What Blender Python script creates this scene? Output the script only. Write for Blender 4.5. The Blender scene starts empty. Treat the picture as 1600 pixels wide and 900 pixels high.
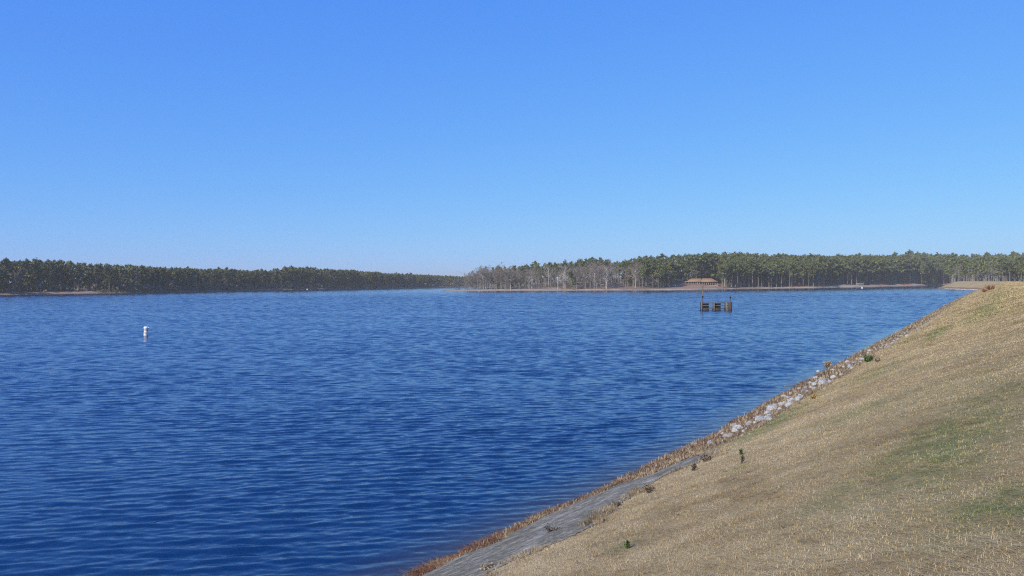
import bpy, bmesh, math
import numpy as np
from mathutils import Matrix, Vector
R = math.radians
rng = np.random.default_rng(7)
scene = bpy.context.scene
COL = scene.collection

# ------------------------------------------------------------------ camera
F = 1250.0                      # focal length in pixels of a 1600 px wide frame
EYE = 6.6
cam = bpy.data.cameras.new('camera'); camo = bpy.data.objects.new('camera', cam); COL.objects.link(camo)
cam.sensor_width = 36; cam.lens = F / 1600 * 36; cam.clip_start = 0.1; cam.clip_end = 20000
PITCH = math.atan(11.5 / F)
CM = Matrix.Rotation(R(90) - PITCH, 3, 'X') @ Matrix.Rotation(R(-0.179), 3, 'Z')
camo.matrix_world = Matrix.Translation((0, 0, EYE)) @ CM.to_4x4()
scene.camera = camo

# ------------------------------------------------------------------ light
SUN_AZ, SUN_EL = -138.0, 33.0     # clockwise from +Y (view direction)
w = bpy.data.worlds.new('World'); scene.world = w; w.use_nodes = True
nt = w.node_tree; bg = nt.nodes['Background']
sky = nt.nodes.new('ShaderNodeTexSky'); sky.sky_type = 'NISHITA'; sky.sun_disc = False
sky.sun_elevation = R(SUN_EL); sky.sun_rotation = R(SUN_AZ)
sky.altitude = 100; sky.air_density = 1.0; sky.dust_density = 0.2; sky.ozone_density = 6.0
bg.inputs['Strength'].default_value = 0.10
# the photograph's colour response: bluer, with a flatter gradient, applied to the whole sky alike
sep = nt.nodes.new('ShaderNodeSeparateColor'); cmb = nt.nodes.new('ShaderNodeCombineColor')
nt.links.new(sky.outputs[0], sep.inputs[0]); nt.links.new(cmb.outputs[0], bg.inputs[0])
for i, (a_, b_) in enumerate(((.53, .80), (.745, .60), (1.02, .14))):
    p_ = nt.nodes.new('ShaderNodeMath'); p_.operation = 'POWER'; p_.inputs[1].default_value = b_
    q_ = nt.nodes.new('ShaderNodeMath'); q_.operation = 'MULTIPLY'; q_.inputs[1].default_value = a_ * 10 ** (1 - b_)
    nt.links.new(sep.outputs[i], p_.inputs[0]); nt.links.new(p_.outputs[0], q_.inputs[0]); nt.links.new(q_.outputs[0], cmb.inputs[i])
sl = bpy.data.lights.new('sun', 'SUN'); sl.energy = 4.7; sl.angle = R(0.53); sl.color = (1, .93, .80)
so = bpy.data.objects.new('sun', sl); COL.objects.link(so)
d = Vector((math.sin(R(SUN_AZ)) * math.cos(R(SUN_EL)), math.cos(R(SUN_AZ)) * math.cos(R(SUN_EL)), math.sin(R(SUN_EL))))
so.rotation_euler = d.to_track_quat('Z', 'Y').to_euler()
vs = scene.view_settings; vs.view_transform = 'Standard'; vs.look = 'None'; vs.gamma = 1; vs.exposure = 0.0
scene.cycles.use_denoising = False; scene.cycles.pixel_filter_type = 'BLACKMAN_HARRIS'; scene.cycles.filter_width = 1.2
scene.cycles.max_bounces = 5; scene.cycles.diffuse_bounces = 2; scene.cycles.glossy_bounces = 3
scene.cycles.transparent_max_bounces = 4
scene.cycles.sample_clamp_indirect = 2; scene.cycles.sample_clamp_direct = 8
scene.render.use_persistent_data = False

# ------------------------------------------------------------------ helpers
def mesh(name, v, f, mats=(), midx=None, attrs=None, smooth=False):
    """v (n,3); f = one array or list of arrays (k,3)/(k,4)"""
    if not isinstance(f, (list, tuple)): f = [f]
    f = [np.asarray(a, dtype=np.int32) for a in f if len(a)]
    me = bpy.data.meshes.new(name)
    v = np.asarray(v, dtype=np.float32)
    me.vertices.add(len(v)); me.vertices.foreach_set('co', v.ravel())
    loops = np.concatenate([a.ravel() for a in f]); tot = np.concatenate([np.full(len(a), a.shape[1], np.int32) for a in f])
    start = np.concatenate([[0], np.cumsum(tot)[:-1]]).astype(np.int32)
    me.loops.add(len(loops)); me.loops.foreach_set('vertex_index', loops)
    me.polygons.add(len(tot)); me.polygons.foreach_set('loop_start', start); me.polygons.foreach_set('loop_total', tot)
    for m in mats: me.materials.append(m)
    if midx is not None: me.polygons.foreach_set('material_index', np.asarray(midx, np.int32))
    me.update(calc_edges=True)
    if smooth: me.polygons.foreach_set('use_smooth', np.ones(len(tot), bool))
    if attrs:
        for k, a in attrs.items():
            a = np.asarray(a, np.float32)
            at = me.attributes.new(k, 'FLOAT', 'POINT'); at.data.foreach_set('value', a)
    return me

def tag(o, label=None, cat=None, group=None, kind=None):
    if label: o['label'] = label
    if cat: o['category'] = cat
    if group: o['group'] = group
    if kind: o['kind'] = kind
    return o
def obj(name, me, parent=None):
    o = bpy.data.objects.new(name, me); COL.objects.link(o)
    if parent is not None: o.parent = parent
    return o
def empty(name, loc=(0, 0, 0), rz=0, sc=1.0):
    o = bpy.data.objects.new(name, None); COL.objects.link(o); o.empty_display_size = .3
    o.location = loc; o.rotation_euler = (0, 0, rz)
    o.scale = (sc, sc, sc) if np.isscalar(sc) else sc
    return o

def hz(px): return 441.0 - 0.003125 * px
_C = np.array(CM)
def ray(px, py):
    d = np.stack([(np.asarray(px, float) - 800) / F, (450 - np.asarray(py, float)) / F, -np.ones(np.shape(px))], -1)
    return d @ _C.T
def at_z(px, py, z=0.0):
    r = ray(px, py); k = (z - EYE) / r[..., 2]
    return r[..., 0] * k, r[..., 1] * k

# value noise (numpy)
_g = np.random.default_rng(99).random((256, 256))
def vn(x, y):
    xi = np.floor(x).astype(int); yi = np.floor(y).astype(int); fx = x - xi; fy = y - yi
    fx = fx * fx * (3 - 2 * fx); fy = fy * fy * (3 - 2 * fy)
    a = _g[xi % 256, yi % 256]; b = _g[(xi + 1) % 256, yi % 256]; c = _g[xi % 256, (yi + 1) % 256]; e = _g[(xi + 1) % 256, (yi + 1) % 256]
    return (a * (1 - fx) + b * fx) * (1 - fy) + (c * (1 - fx) + e * fx) * fy
def fbm(x, y, o=4):
    s = 0; a = .5; n = 0
    for i in range(o):
        s = s + a * vn(x * 2 ** i + 17.3 * i, y * 2 ** i + 9.1 * i); n += a; a *= .5
    return s / n

# ------------------------------------------------------------------ materials
def mat(name, rough=0.9, spec=0.3):
    m = bpy.data.materials.new(name); m.use_nodes = True
    b = m.node_tree.nodes['Principled BSDF']; b.inputs['Roughness'].default_value = rough
    b.inputs['Specular IOR Level'].default_value = spec
    return m, m.node_tree, b
def N(t, kind, **k):
    n = t.nodes.new('ShaderNode' + kind)
    for a, b in k.items(): setattr(n, a, b)
    return n
def ramp(t, fac, stops):
    r = N(t, 'ValToRGB'); e = r.color_ramp.elements
    while len(e) < len(stops): e.new(0.5)
    for i, (p, c) in enumerate(stops): e[i].position = p; e[i].color = (*c, 1)
    t.links.new(fac, r.inputs[0]); return r.outputs[0]
def noise(t, scale, detail=4, rough=.55, vec=None, dist=0):
    n = N(t, 'TexNoise'); n.inputs['Scale'].default_value = scale; n.inputs['Detail'].default_value = detail
    n.inputs['Roughness'].default_value = rough; n.inputs['Distortion'].default_value = dist
    if vec is not None: t.links.new(vec, n.inputs['Vector'])
    return n
def objc(t, scale=(1, 1, 1), rot=(0, 0, 0)):
    c = N(t, 'TexCoord'); m = N(t, 'Mapping'); m.inputs['Scale'].default_value = scale; m.inputs['Rotation'].default_value = rot
    t.links.new(c.outputs['Object'], m.inputs[0]); return m.outputs[0]
def mix(t, fac, a, b, mode='MIX'):
    n = N(t, 'MixRGB', blend_type=mode)
    for s, v in ((0, fac), (1, a), (2, b)):
        if isinstance(v, (int, float)): n.inputs[s].default_value = v
        elif isinstance(v, tuple): n.inputs[s].default_value = (*v, 1)
        else: t.links.new(v, n.inputs[s])
    return n.outputs[0]
def math_(t, op, a, b=None, clamp=False):
    n = N(t, 'Math', operation=op); n.use_clamp = clamp
    for s, v in ((0, a), (1, b)):
        if v is None: continue
        if isinstance(v, (int, float)): n.inputs[s].default_value = v
        else: t.links.new(v, n.inputs[s])
    return n.outputs[0]
def attr(t, name): return N(t, 'Attribute', attribute_name=name).outputs['Fac']
def bump(t, b, h, strength=.5, dist=.05):
    n = N(t, 'Bump'); n.inputs['Strength'].default_value = strength; n.inputs['Distance'].default_value = dist
    t.links.new(h, n.inputs['Height']); t.links.new(n.outputs[0], b.inputs['Normal'])

def simple(name, c1, c2, scale=3, rough=.85, spec=.3, bs=.3, bd=.02, vecscale=(1, 1, 1)):
    m, t, b = mat(name, rough, spec)
    n = noise(t, scale, 5, .6, objc(t, vecscale))
    t.links.new(ramp(t, n.outputs[0], [(.3, c1), (.7, c2)]), b.inputs['Base Color'])
    if bs: bump(t, b, n.outputs[0], bs, bd)
    return m

# lake water
def water_mat():
    m, t, b = mat('lake_water', .08, .5); b.inputs['IOR'].default_value = 1.333
    geo = N(t, 'NewGeometry')
    acc = None
    for sc, rotz, st, d in (((1.1, 3.0, 1), .06, .13, 3), ((3.6, 9.0, 1), -.12, .26, 3)):
        mp = N(t, 'Mapping'); mp.inputs['Scale'].default_value = sc; mp.inputs['Rotation'].default_value = (0, 0, rotz)
        t.links.new(geo.outputs['Position'], mp.inputs[0])
        n = noise(t, 1.0, d, .6, mp.outputs[0])
        v = N(t, 'VectorMath', operation='SUBTRACT'); t.links.new(n.outputs['Color'], v.inputs[0]); v.inputs[1].default_value = (.5, .5, .5)
        v2 = N(t, 'VectorMath', operation='MULTIPLY'); t.links.new(v.outputs[0], v2.inputs[0]); v2.inputs[1].default_value = (st * .55, st, 0)
        if acc is None: acc = v2.outputs[0]
        else:
            a = N(t, 'VectorMath', operation='ADD'); t.links.new(acc, a.inputs[0]); t.links.new(v2.outputs[0], a.inputs[1]); acc = a.outputs[0]
    # gust patches: calmer and rougher water
    g = noise(t, 1, 4, .6, objc(t, (.012, .05, 1), (0, 0, .1)))
    gm = N(t, 'MapRange'); t.links.new(g.outputs[0], gm.inputs[0]); gm.inputs[1].default_value = .35; gm.inputs[2].default_value = .65
    gm.inputs[3].default_value = .65; gm.inputs[4].default_value = 1.35
    sc_ = N(t, 'VectorMath', operation='SCALE'); t.links.new(acc, sc_.inputs[0]); t.links.new(gm.outputs[0], sc_.inputs['Scale'])
    ad = N(t, 'VectorMath', operation='ADD'); t.links.new(geo.outputs['Normal'], ad.inputs[0]); t.links.new(sc_.outputs[0], ad.inputs[1])
    nn = N(t, 'VectorMath', operation='NORMALIZE'); t.links.new(ad.outputs[0], nn.inputs[0])
    t.links.new(nn.outputs[0], b.inputs['Normal'])
    sh = attr(t, 'shallow')
    c = mix(t, sh, (.003, .028, .088), (.045, .038, .03))
    t.links.new(c, b.inputs['Base Color'])
    return m

GR_DRY = [(.0, (.18, .12, .05)), (.25, (.36, .26, .12)), (.5, (.485, .365, .18)), (.75, (.545, .42, .225)), (1, (.60, .475, .275))]
def slope_mat():
    m, t, b = mat('dry_grass_ground', .95, .15)
    oc = objc(t)
    fine = noise(t, 9, 8, .8, oc)
    mid = noise(t, .9, 6, .7, oc)
    big = noise(t, .16, 4, .6, oc)
    f = math_(t, 'ADD', math_(t, 'MULTIPLY', fine.outputs[0], .62), math_(t, 'MULTIPLY', mid.outputs[0], .38))
    dry = ramp(t, f, [(.33, (.19, .135, .06)), (.45, (.37, .27, .13)), (.56, (.48, .365, .185)), (.68, (.58, .455, .25))])
    tint = ramp(t, big.outputs[0], [(.35, (.88, .84, .80)), (.65, (1.05, 1.03, .98))])
    dry = mix(t, 1.0, dry, tint, 'MULTIPLY')
    gn = noise(t, 2.3, 6, .75, oc)
    gr = ramp(t, fine.outputs[0], [(.35, (.11, .12, .035)), (.65, (.29, .29, .11))])
    gf = math_(t, 'MULTIPLY', attr(t, 'green'), ramp(t, gn.outputs[0], [(.36, (0, 0, 0)), (.54, (1, 1, 1))]))
    c = mix(t, gf, dry, gr)
    # reddish brown debris and bare clay by the water
    wet = ramp(t, noise(t, 5, 6, .7, oc).outputs[0], [(.38, (.05, .025, .012)), (.5, (.18, .075, .032)), (.6, (.33, .22, .12)), (.7, (.26, .24, .11))])
    c = mix(t, attr(t, 'edge'), c, wet)
    under = mix(t, attr(t, 'under'), c, (.05, .035, .02))
    t.links.new(under, b.inputs['Base Color'])
    bump(t, b, fine.outputs[0], .9, .06)
    return m
def blade_mat():
    m, t, b = mat('grass_blades', .8, .2)
    dry = ramp(t, attr(t, 'rnd'), GR_DRY)
    gr = ramp(t, attr(t, 'rnd'), [(.0, (.09, .10, .025)), (.5, (.24, .25, .075)), (1, (.40, .38, .16))])
    n = noise(t, 2.3, 6, .75, objc(t))
    gf = math_(t, 'MULTIPLY', attr(t, 'green'), ramp(t, n.outputs[0], [(.36, (0, 0, 0)), (.54, (1, 1, 1))]))
    t.links.new(mix(t, gf, dry, gr), b.inputs['Base Color'])
    return m
def rnd_mat(name, stops, rough=.85, spec=.2):
    m, t, b = mat(name, rough, spec)
    t.links.new(ramp(t, attr(t, 'rnd'), stops), b.inputs['Base Color'])
    return m
def leaf_mat(name, dark, light):
    m, t, b = mat(name, .7, .25)
    oi = N(t, 'ObjectInfo')
    f = math_(t, 'ADD', math_(t, 'MULTIPLY', attr(t, 'rnd'), .65), math_(t, 'MULTIPLY', oi.outputs['Random'], .35))
    t.links.new(ramp(t, f, [(.0, dark), (.5, tuple((a + c) / 2 for a, c in zip(dark, light))), (1, light)]), b.inputs['Base Color'])
    return m
def far_ground_mat():
    m, t, b = mat('shore_soil', .95, .1)
    oc = objc(t)
    n = noise(t, .08, 6, .7, oc); n2 = noise(t, .6, 5, .7, oc)
    soil = ramp(t, n.outputs[0], [(.35, (.13, .095, .06)), (.5, (.22, .15, .10)), (.62, (.27, .165, .10)), (.7, (.26, .20, .13))])
    soil = mix(t, .5, soil, ramp(t, n2.outputs[0], [(.3, (.10, .075, .05)), (.7, (.32, .25, .17))]))
    sand = ramp(t, n2.outputs[0], [(.3, (.34, .27, .19)), (.7, (.48, .40, .30))])
    c = mix(t, attr(t, 'sand'), soil, sand)
    c = mix(t, attr(t, 'clay'), c, (.42, .20, .12))
    c = mix(t, attr(t, 'under'), c, (.035, .028, .02))
    t.links.new(c, b.inputs['Base Color'])
    return m

M = dict(
    water=water_mat(), slope=slope_mat(), blade=blade_mat(), soil=far_ground_mat(),
    weed=rnd_mat('dry_weeds', [(0, (.07, .05, .03)), (.3, (.17, .125, .075)), (.6, (.33, .26, .165)), (.88, (.48, .39, .25)), (1, (.30, .19, .10))]),
    straw=rnd_mat('red_brown_straw', [(0, (.04, .018, .010)), (.35, (.13, .048, .022)), (.6, (.24, .10, .042)), (.8, (.36, .24, .13)), (1, (.24, .21, .09))]),
    darkweed=rnd_mat('dark_dead_weed', [(0, (.03, .02, .015)), (.6, (.09, .06, .045)), (1, (.20, .13, .08))]),
    rustbush=rnd_mat('rust_leaves', [(0, (.16, .07, .035)), (.6, (.33, .16, .08)), (1, (.42, .25, .14))]),
    orangebush=rnd_mat('ochre_leaves', [(0, (.22, .13, .04)), (.6, (.42, .26, .09)), (1, (.55, .38, .15))]),
    greenleaf=rnd_mat('green_leaves', [(0, (.02, .04, .012)), (.6, (.06, .10, .03)), (1, (.13, .19, .06))]),
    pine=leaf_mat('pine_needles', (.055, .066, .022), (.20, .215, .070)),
    pine_dark=leaf_mat('shaded_pine_needles', (.044, .052, .024), (.15, .16, .062)),  # darker copy of pine: the left wood's shade side put into its colour
    evergreen=leaf_mat('broad_evergreen', (.035, .050, .015), (.14, .17, .045)),
    bark=simple('pine_bark', (.16, .13, .105), (.32, .27, .225), 4, vecscale=(1, 1, .3)),
    greybark=simple('grey_bark', (.17, .155, .13), (.34, .31, .265), 3, vecscale=(1, 1, .3)),
    palebark=simple('pale_bark', (.40, .38, .34), (.68, .65, .60), 3, vecscale=(1, 1, .3)),
    twig=leaf_mat('bare_twigs', (.15, .115, .075), (.34, .27, .195)),
    twigpink=leaf_mat('budding_twigs', (.17, .12, .10), (.36, .27, .23)),
    rock=simple('pale_limestone', (.22, .205, .18), (.60, .585, .55), 4.5, .9, .2, .6, .03),
    darkrock=simple('grey_rock', (.18, .17, .16), (.40, .38, .36), 6, .9, .2, .6, .03),
    white=simple('white_paint', (.72, .72, .70), (.82, .82, .80), 6, .45, .4, 0),
    orange=simple('orange_paint', (.42, .19, .09), (.56, .27, .13), 6, .5, .4, 0),
    timber=simple('weathered_timber', (.10, .085, .065), (.25, .21, .165), 5, .9, .2, .4, .02),
    oldtimber=simple('olive_timber', (.05, .042, .028), (.12, .10, .065), 5, .9, .2, .4, .02),
    blacktimber=simple('black_timber_and_shade', (.004, .004, .004), (.016, .013, .012), 5, .9, .05, .4, .02),  # near black: shade of the crib's recesses put into the timber colour
    steel=simple('rusty_steel', (.06, .045, .04), (.16, .11, .09), 8, .8, .3, .3, .01),
    roof=simple('tan_roof', (.24, .145, .075), (.36, .225, .125), 2, .9, .2, .3, .03),
    beige=simple('beige_masonry', (.42, .36, .28), (.55, .48, .38), 2, .9, .2, .2, .02),
    dark=simple('painted_interior_shade', (.02, .02, .022), (.05, .045, .045), 2, .6, .3, 0),
    deadwood=simple('dark_deadwood', (.04, .03, .025), (.13, .10, .08), 4, .9, .2, .4, .03),
)
def concrete_mat():
    m, t, b = mat('weathered_concrete', .92, .2)
    oc = objc(t, (1, 1, 1), (0, 0, R(33)))        # x' across, y' along the dam
    st = N(t, 'Mapping'); st.inputs['Scale'].default_value = (2.6, .6, 2.6); t.links.new(oc, st.inputs[0])
    a = noise(t, 1, 6, .7, st.outputs[0]); bb = noise(t, 6.5, 6, .8, oc)
    c = ramp(t, a.outputs[0], [(.36, (.12, .11, .085)), (.47, (.22, .205, .16)), (.55, (.32, .30, .24)), (.62, (.66, .62, .52))])
    c = mix(t, .6, c, ramp(t, bb.outputs[0], [(.38, (.07, .065, .05)), (.5, (.22, .205, .165)), (.6, (.55, .52, .44))]))
    dn = noise(t, 1.3, 5, .7, oc)
    c = mix(t, ramp(t, dn.outputs[0], [(.45, (0, 0, 0)), (.62, (.55, .55, .55))]), c, (.15, .115, .07))
    c = mix(t, 1.0, c, (.98, .95, .86), 'MULTIPLY')
    t.links.new(c, b.inputs['Base Color']); bump(t, b, bb.outputs[0], 1.0, .05)
    return m
M['concrete'] = concrete_mat()

# ------------------------------------------------------------------ the dam's shoreline, in metres
SH_PX = [(638, 900), (812, 818), (950, 757), (1080, 696), (1140, 662), (1200, 628), (1290, 577), (1380, 531), (1430, 504), (1480, 476), (1510, 461)]
P = [at_z(x, y) for x, y in SH_PX]
P = np.array([(float(a), float(b)) for a, b in P] + [(287, 492), (306, 566), (312, 600)])
d0 = P[2] - P[0]; d0 /= np.linalg.norm(d0)
P = np.vstack([P[0] - d0 * 70, P[0] - d0 * 30, P])
def resample(P, step=1.0, k=25):
    L = np.concatenate([[0], np.cumsum(np.linalg.norm(np.diff(P, axis=0), axis=1))])
    s = np.arange(0, L[-1], step); Q = np.stack([np.interp(s, L, P[:, 0]), np.interp(s, L, P[:, 1])], 1)
    # smoothing grows with distance
    for it in range(6):
        Q[1:-1] = (Q[:-2] + Q[1:-1] * 2 + Q[2:]) / 4
    return Q
Q = resample(P, 2.0)
SQ = np.concatenate([[0], np.cumsum(np.linalg.norm(np.diff(Q, axis=0), axis=1))])
T_ = np.gradient(Q, SQ, axis=0); 
for it in range(8): T_[1:-1] = (T_[:-2] + T_[1:-1] * 2 + T_[2:]) / 4
T_ /= np.linalg.norm(T_, axis=1)[:, None]
def st2xy(s, t):
    x = np.interp(s, SQ, Q[:, 0]); y = np.interp(s, SQ, Q[:, 1])
    tx = np.interp(s, SQ, T_[:, 0]); ty = np.interp(s, SQ, T_[:, 1])
    return x + t * ty, y - t * tx         # inland = right of the direction of travel
def xy2st(X, Y):
    X = np.atleast_1d(X).astype(float); Y = np.atleast_1d(Y).astype(float)
    S = np.zeros(X.shape); Tt = np.zeros(X.shape)
    for a in range(0, len(X), 4000):
        dx = X[a:a + 4000, None] - Q[None, :, 0]; dy = Y[a:a + 4000, None] - Q[None, :, 1]
        i = np.argmin(dx * dx + dy * dy, 1); r = np.arange(len(i))
        ax = dx[r, i]; ay = dy[r, i]; tx = T_[i, 0]; ty = T_[i, 1]
        S[a:a + 4000] = SQ[i] + ax * tx + ay * ty; Tt[a:a + 4000] = ax * ty - ay * tx
    return S, Tt
CS, CT = xy2st(0, 0); CS = float(CS[0]); CT = float(CT[0])
print('camera on dam: s', CS, 't', CT)
PT = np.array([-40, -6, 0, 2, 6, 10, 12.2, 13.6, 15, 20, 23, 40, 60, 900.]); PZ = np.array([-9, -2.0, 0, .78, 2.5, 4.1, 4.88, 5.15, 5.22, 5.25, 5.1, 1.6, 1, 1.])
def dam_z(s, t):
    z = np.interp(t, PT, PZ)
    x, y = st2xy(s, t)
    amp = np.interp(t, [-3, 0, 1.5, 3, 20, 40], [.1, .12, .10, .05, .05, .3])
    z = z + (fbm(x * .45, y * .45, 4) - .5) * 2 * amp + (fbm(x * .06, y * .06, 2) - .5) * .25 * np.clip(t / 4, 0, 1)
    # the end of the dam falls off into the lake behind its tip
    return z
def dam_at(px, py):
    """pixel of the photograph -> point on the dam slope"""
    r = ray(px, py); k = np.concatenate([np.arange(2, 60, .04), np.arange(60, 620, .4)]) / r[1]
    X = r[0] * k; Y = r[1] * k; Z = EYE + r[2] * k
    S, Tt = xy2st(X, Y); g = dam_z(S, Tt); ok = (Z < g) & (Tt > -3)
    i = int(np.argmax(ok)) if ok.any() else len(k) - 1
    return X[i], Y[i], g[i], S[i], Tt[i]

# green patches given by where they lie: (px,py of centre, half length along, half width across, strength)
GREEN = [(1480, 690, 2.6, .65, .95), (1420, 725, 1.2, .45, .8), (1580, 790, .7, .45, .95), (1545, 640, 3, .7, .55), (1205, 662, 3.5, .55, 1.0), (1185, 680, 1.5, .5, .8),
         (1462, 522, 7, .5, 1.0), (1420, 532, 4, .4, .8), (1290, 790, .5, .3, .5), (1540, 485, 14, 1.1, .7), (1560, 462, 30, 1.2, .5), (1380, 575, 6, .6, .3),
         (1240, 645, 3, .2, .7), (980, 853, .25, .15, .9), (1330, 770, 1.2, .4, .5), (1500, 820, .8, .3, .35), (1350, 640, 2, .5, .35), (1160, 730, .5, .25, .4)]
GP = [dam_at(a, b)[3:5] + (c, d_, e) for a, b, c, d_, e in GREEN]
def green(s, t):
    g = np.zeros(np.shape(s))
    for s0, t0, a, b, k in GP:
        g = np.maximum(g, k * np.exp(-(((s - s0) / a) ** 2 + ((t - t0) / b) ** 2) * .7))
    x, y = st2xy(s, t)
    return np.clip(g * 1.15 + .30 * np.clip((fbm(x * .25 + 40, y * .25, 3) - .5) * 5, 0, 1), 0, 1)
S_END = SQ[-1]
S_CONC = dam_at(1150, 693)[3]     # where the concrete strip dies out
def edge_w(s):                     # width of the brown debris band
    return np.interp(s, [0, CS + 14, CS + 22, S_CONC - 4, S_CONC + 2, CS + 60, CS + 200, S_END], [1.05, .95, .85, 1.1, 3.0, 3.6, 3.2, 2.4])
# s and t lines
sl_ = [0.0]
while sl_[-1] < S_END: sl_.append(sl_[-1] + max(.2, .010 * abs(sl_[-1] - CS)) if sl_[-1] > CS - 12 else sl_[-1] + 1.5)
sv = np.array(sl_[:-1] + [S_END])
tv = np.concatenate([[-40, -12, -5, -3], np.arange(-2, 15, .2), [15.5, 16, 17, 18, 19, 20, 21, 22, 23, 26, 30, 35, 40, 50, 60, 120, 300, 700.]])
SS, TT = np.meshgrid(sv, tv, indexing='ij'); ns, ntt = SS.shape
X, Y = st2xy(SS.ravel(), TT.ravel()); Z = dam_z(SS.ravel(), TT.ravel())
# taper at the far end
tz = np.clip((S_END - SS.ravel()) / 22, 0, 1); tz = tz * tz * (3 - 2 * tz); inl = np.clip((TT.ravel() - 14) / 10, 0, 1)
Z = np.where(TT.ravel() > -1, Z * (tz * (1 - inl) + inl) - .6 * (1 - tz) * (1 - inl), Z)
ii = np.arange(ns * ntt).reshape(ns, ntt)
def gridfaces(ii): return np.stack([ii[:-1, :-1].ravel(), ii[1:, :-1].ravel(), ii[1:, 1:].ravel(), ii[:-1, 1:].ravel()], 1)
ew = edge_w(SS.ravel()); wob = (fbm(X * .8, Y * .8, 3) - .5) * 1.2
edge = np.clip(1.15 - np.clip((TT.ravel() + wob - ew) / .35, 0, 2), 0, 1) * np.interp(SS.ravel(), [S_CONC, S_CONC + 8], [1, .75])
under = np.clip(-Z * 8 + .3, 0, 1)
me = mesh('dam_slope', np.stack([X, Y, Z], 1), gridfaces(ii)[:, ::-1], [M['slope']], attrs=dict(green=green(SS.ravel(), TT.ravel()), edge=edge, under=under), smooth=True)
tag(obj('dam_embankment', me), 'long grassed dam embankment sloping down to the lake', kind='structure')

# base ground to the horizon, under the water
gx = np.array([[-9000, -3000, -6], [9000, -3000, -6], [9000, 12000, -6], [-9000, 12000, -6.]])
tag(obj('ground', mesh('ground', gx, np.array([[0, 1, 2, 3]]), [M['soil']], attrs=dict(sand=[0] * 4, clay=[0] * 4, under=[1] * 4))), 'dark lake bed and ground under everything', kind='structure')

# concrete strip along the foot of the slope
def strip_edges(s):
    lo = edge_w(s) + .05 + (vn(s * .9, s * 0 + 3) - .5) * .35
    hi = np.interp(s, [0, CS + 12, CS + 20, CS + 28, S_CONC - 6, S_CONC], [4.3, 4.15, 3.9, 3.7, 3.3, 1.8]) + (fbm(s * .8, s * 0 + 8, 4) - .5) * 2.0
    return lo, np.maximum(hi, lo + .02)
cs = np.arange(0, S_CONC, .2); lo, hi = strip_edges(cs)
u = np.linspace(0, 1, 12)
cS = np.repeat(cs[:, None], 12, 1); cT = lo[:, None] + (hi - lo)[:, None] * u[None]
cx, cy = st2xy(cS.ravel(), cT.ravel()); cz = dam_z(cS.ravel(), cT.ravel()) + .02 + .035 * np.sin(np.pi * np.tile(u, len(cs))) + (fbm(cx * 3, cy * 3, 3) - .5) * .02
me = mesh('concrete_apron', np.stack([cx, cy, cz], 1), gridfaces(np.arange(len(cx)).reshape(len(cs), 12))[:, ::-1], [M['concrete']], smooth=True)
tag(obj('concrete_path', me), 'weathered grey concrete strip along the waterline', kind='structure')

# ------------------------------------------------------------------ lake
def lake():
    ys = [4.0]
    while ys[-1] < 1180: ys.append(ys[-1] + .036 + .00105 * ys[-1])
    ys = np.array(ys + [1240, 1400, 1700, 2500, 4500.])
    na = 760
    az = np.tan(np.linspace(R(-46), R(38), na))
    Yg, Ag = np.meshgrid(ys, az, indexing='ij'); Xg = Yg * Ag
    x = Xg.ravel(); y = Yg.ravel(); z = np.zeros_like(x); gx_ = np.zeros_like(x)
    dy = .036 + .00105 * y
    r2 = np.random.default_rng(5)
    lam = np.exp(r2.uniform(np.log(.17), np.log(6.5), 170))
    th = R(97) + r2.normal(0, 1, 170) * np.where(lam < .45, R(26), R(13))          # mean travel direction, crests lie across the view
    ph = r2.uniform(0, 2 * np.pi, 170)
    # slope spectrum: peak near 1.5 m
    sp = np.exp(-(np.log(lam / .52) / np.where(lam < .52, 1.1, .85)) ** 2)
    grp = .72 + .56 * fbm(x * .05 + 3, y * .12, 3)   # wave groups
    var = np.zeros_like(x); 
    for l, a, p, s_ in zip(lam, th, ph, sp):
        k = 2 * np.pi / l; kx = k * math.cos(a); ky = k * math.sin(a)
        f = np.clip((l / dy - 2.6) / 2.0, 0, 1) * np.clip((l / (np.maximum(y, 1) * .0027 * max(abs(math.cos(a)), .05)) - 2.2) / 2, 0, 1)
        amp = s_ / k
        arg = kx * x + ky * y + p
        z += amp * f * (np.sin(arg) + (.33 * np.sin(2 * arg) if l > .35 else 0)); var += .5 * (s_ * f) ** 2
    tot = .5 * (sp ** 2).sum()
    norm = np.sqrt(tot / np.maximum(var, tot * .008))
    z = z / math.sqrt(tot) * norm * grp * .114 * (1 + np.clip((y - 120) / 450, 0, 2.0))
    z *= np.clip((1180 - y) / 100, 0, 1)
    S, Tt = xy2st(x[y < 110], y[y < 110]); sh = np.zeros_like(x); fade = np.ones_like(x)
    tt = -Tt; sh[y < 110] = np.clip(1 - tt / 2.2, 0, 1) ** 1.6; fade[y < 110] = np.clip(.35 + tt / 4, .35, 1)
    z *= fade
    me = mesh('lake', np.stack([x, y, z], 1), gridfaces(np.arange(len(x)).reshape(len(ys), na))[:, ::-1], [M['water']], attrs=dict(shallow=sh), smooth=True)
    if me.polygons[0].normal.z < 0: me.flip_normals()
    tag(obj('lake_water', me), 'rippled deep blue lake', kind='structure')
    print('lake verts', len(x))
lake()
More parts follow.
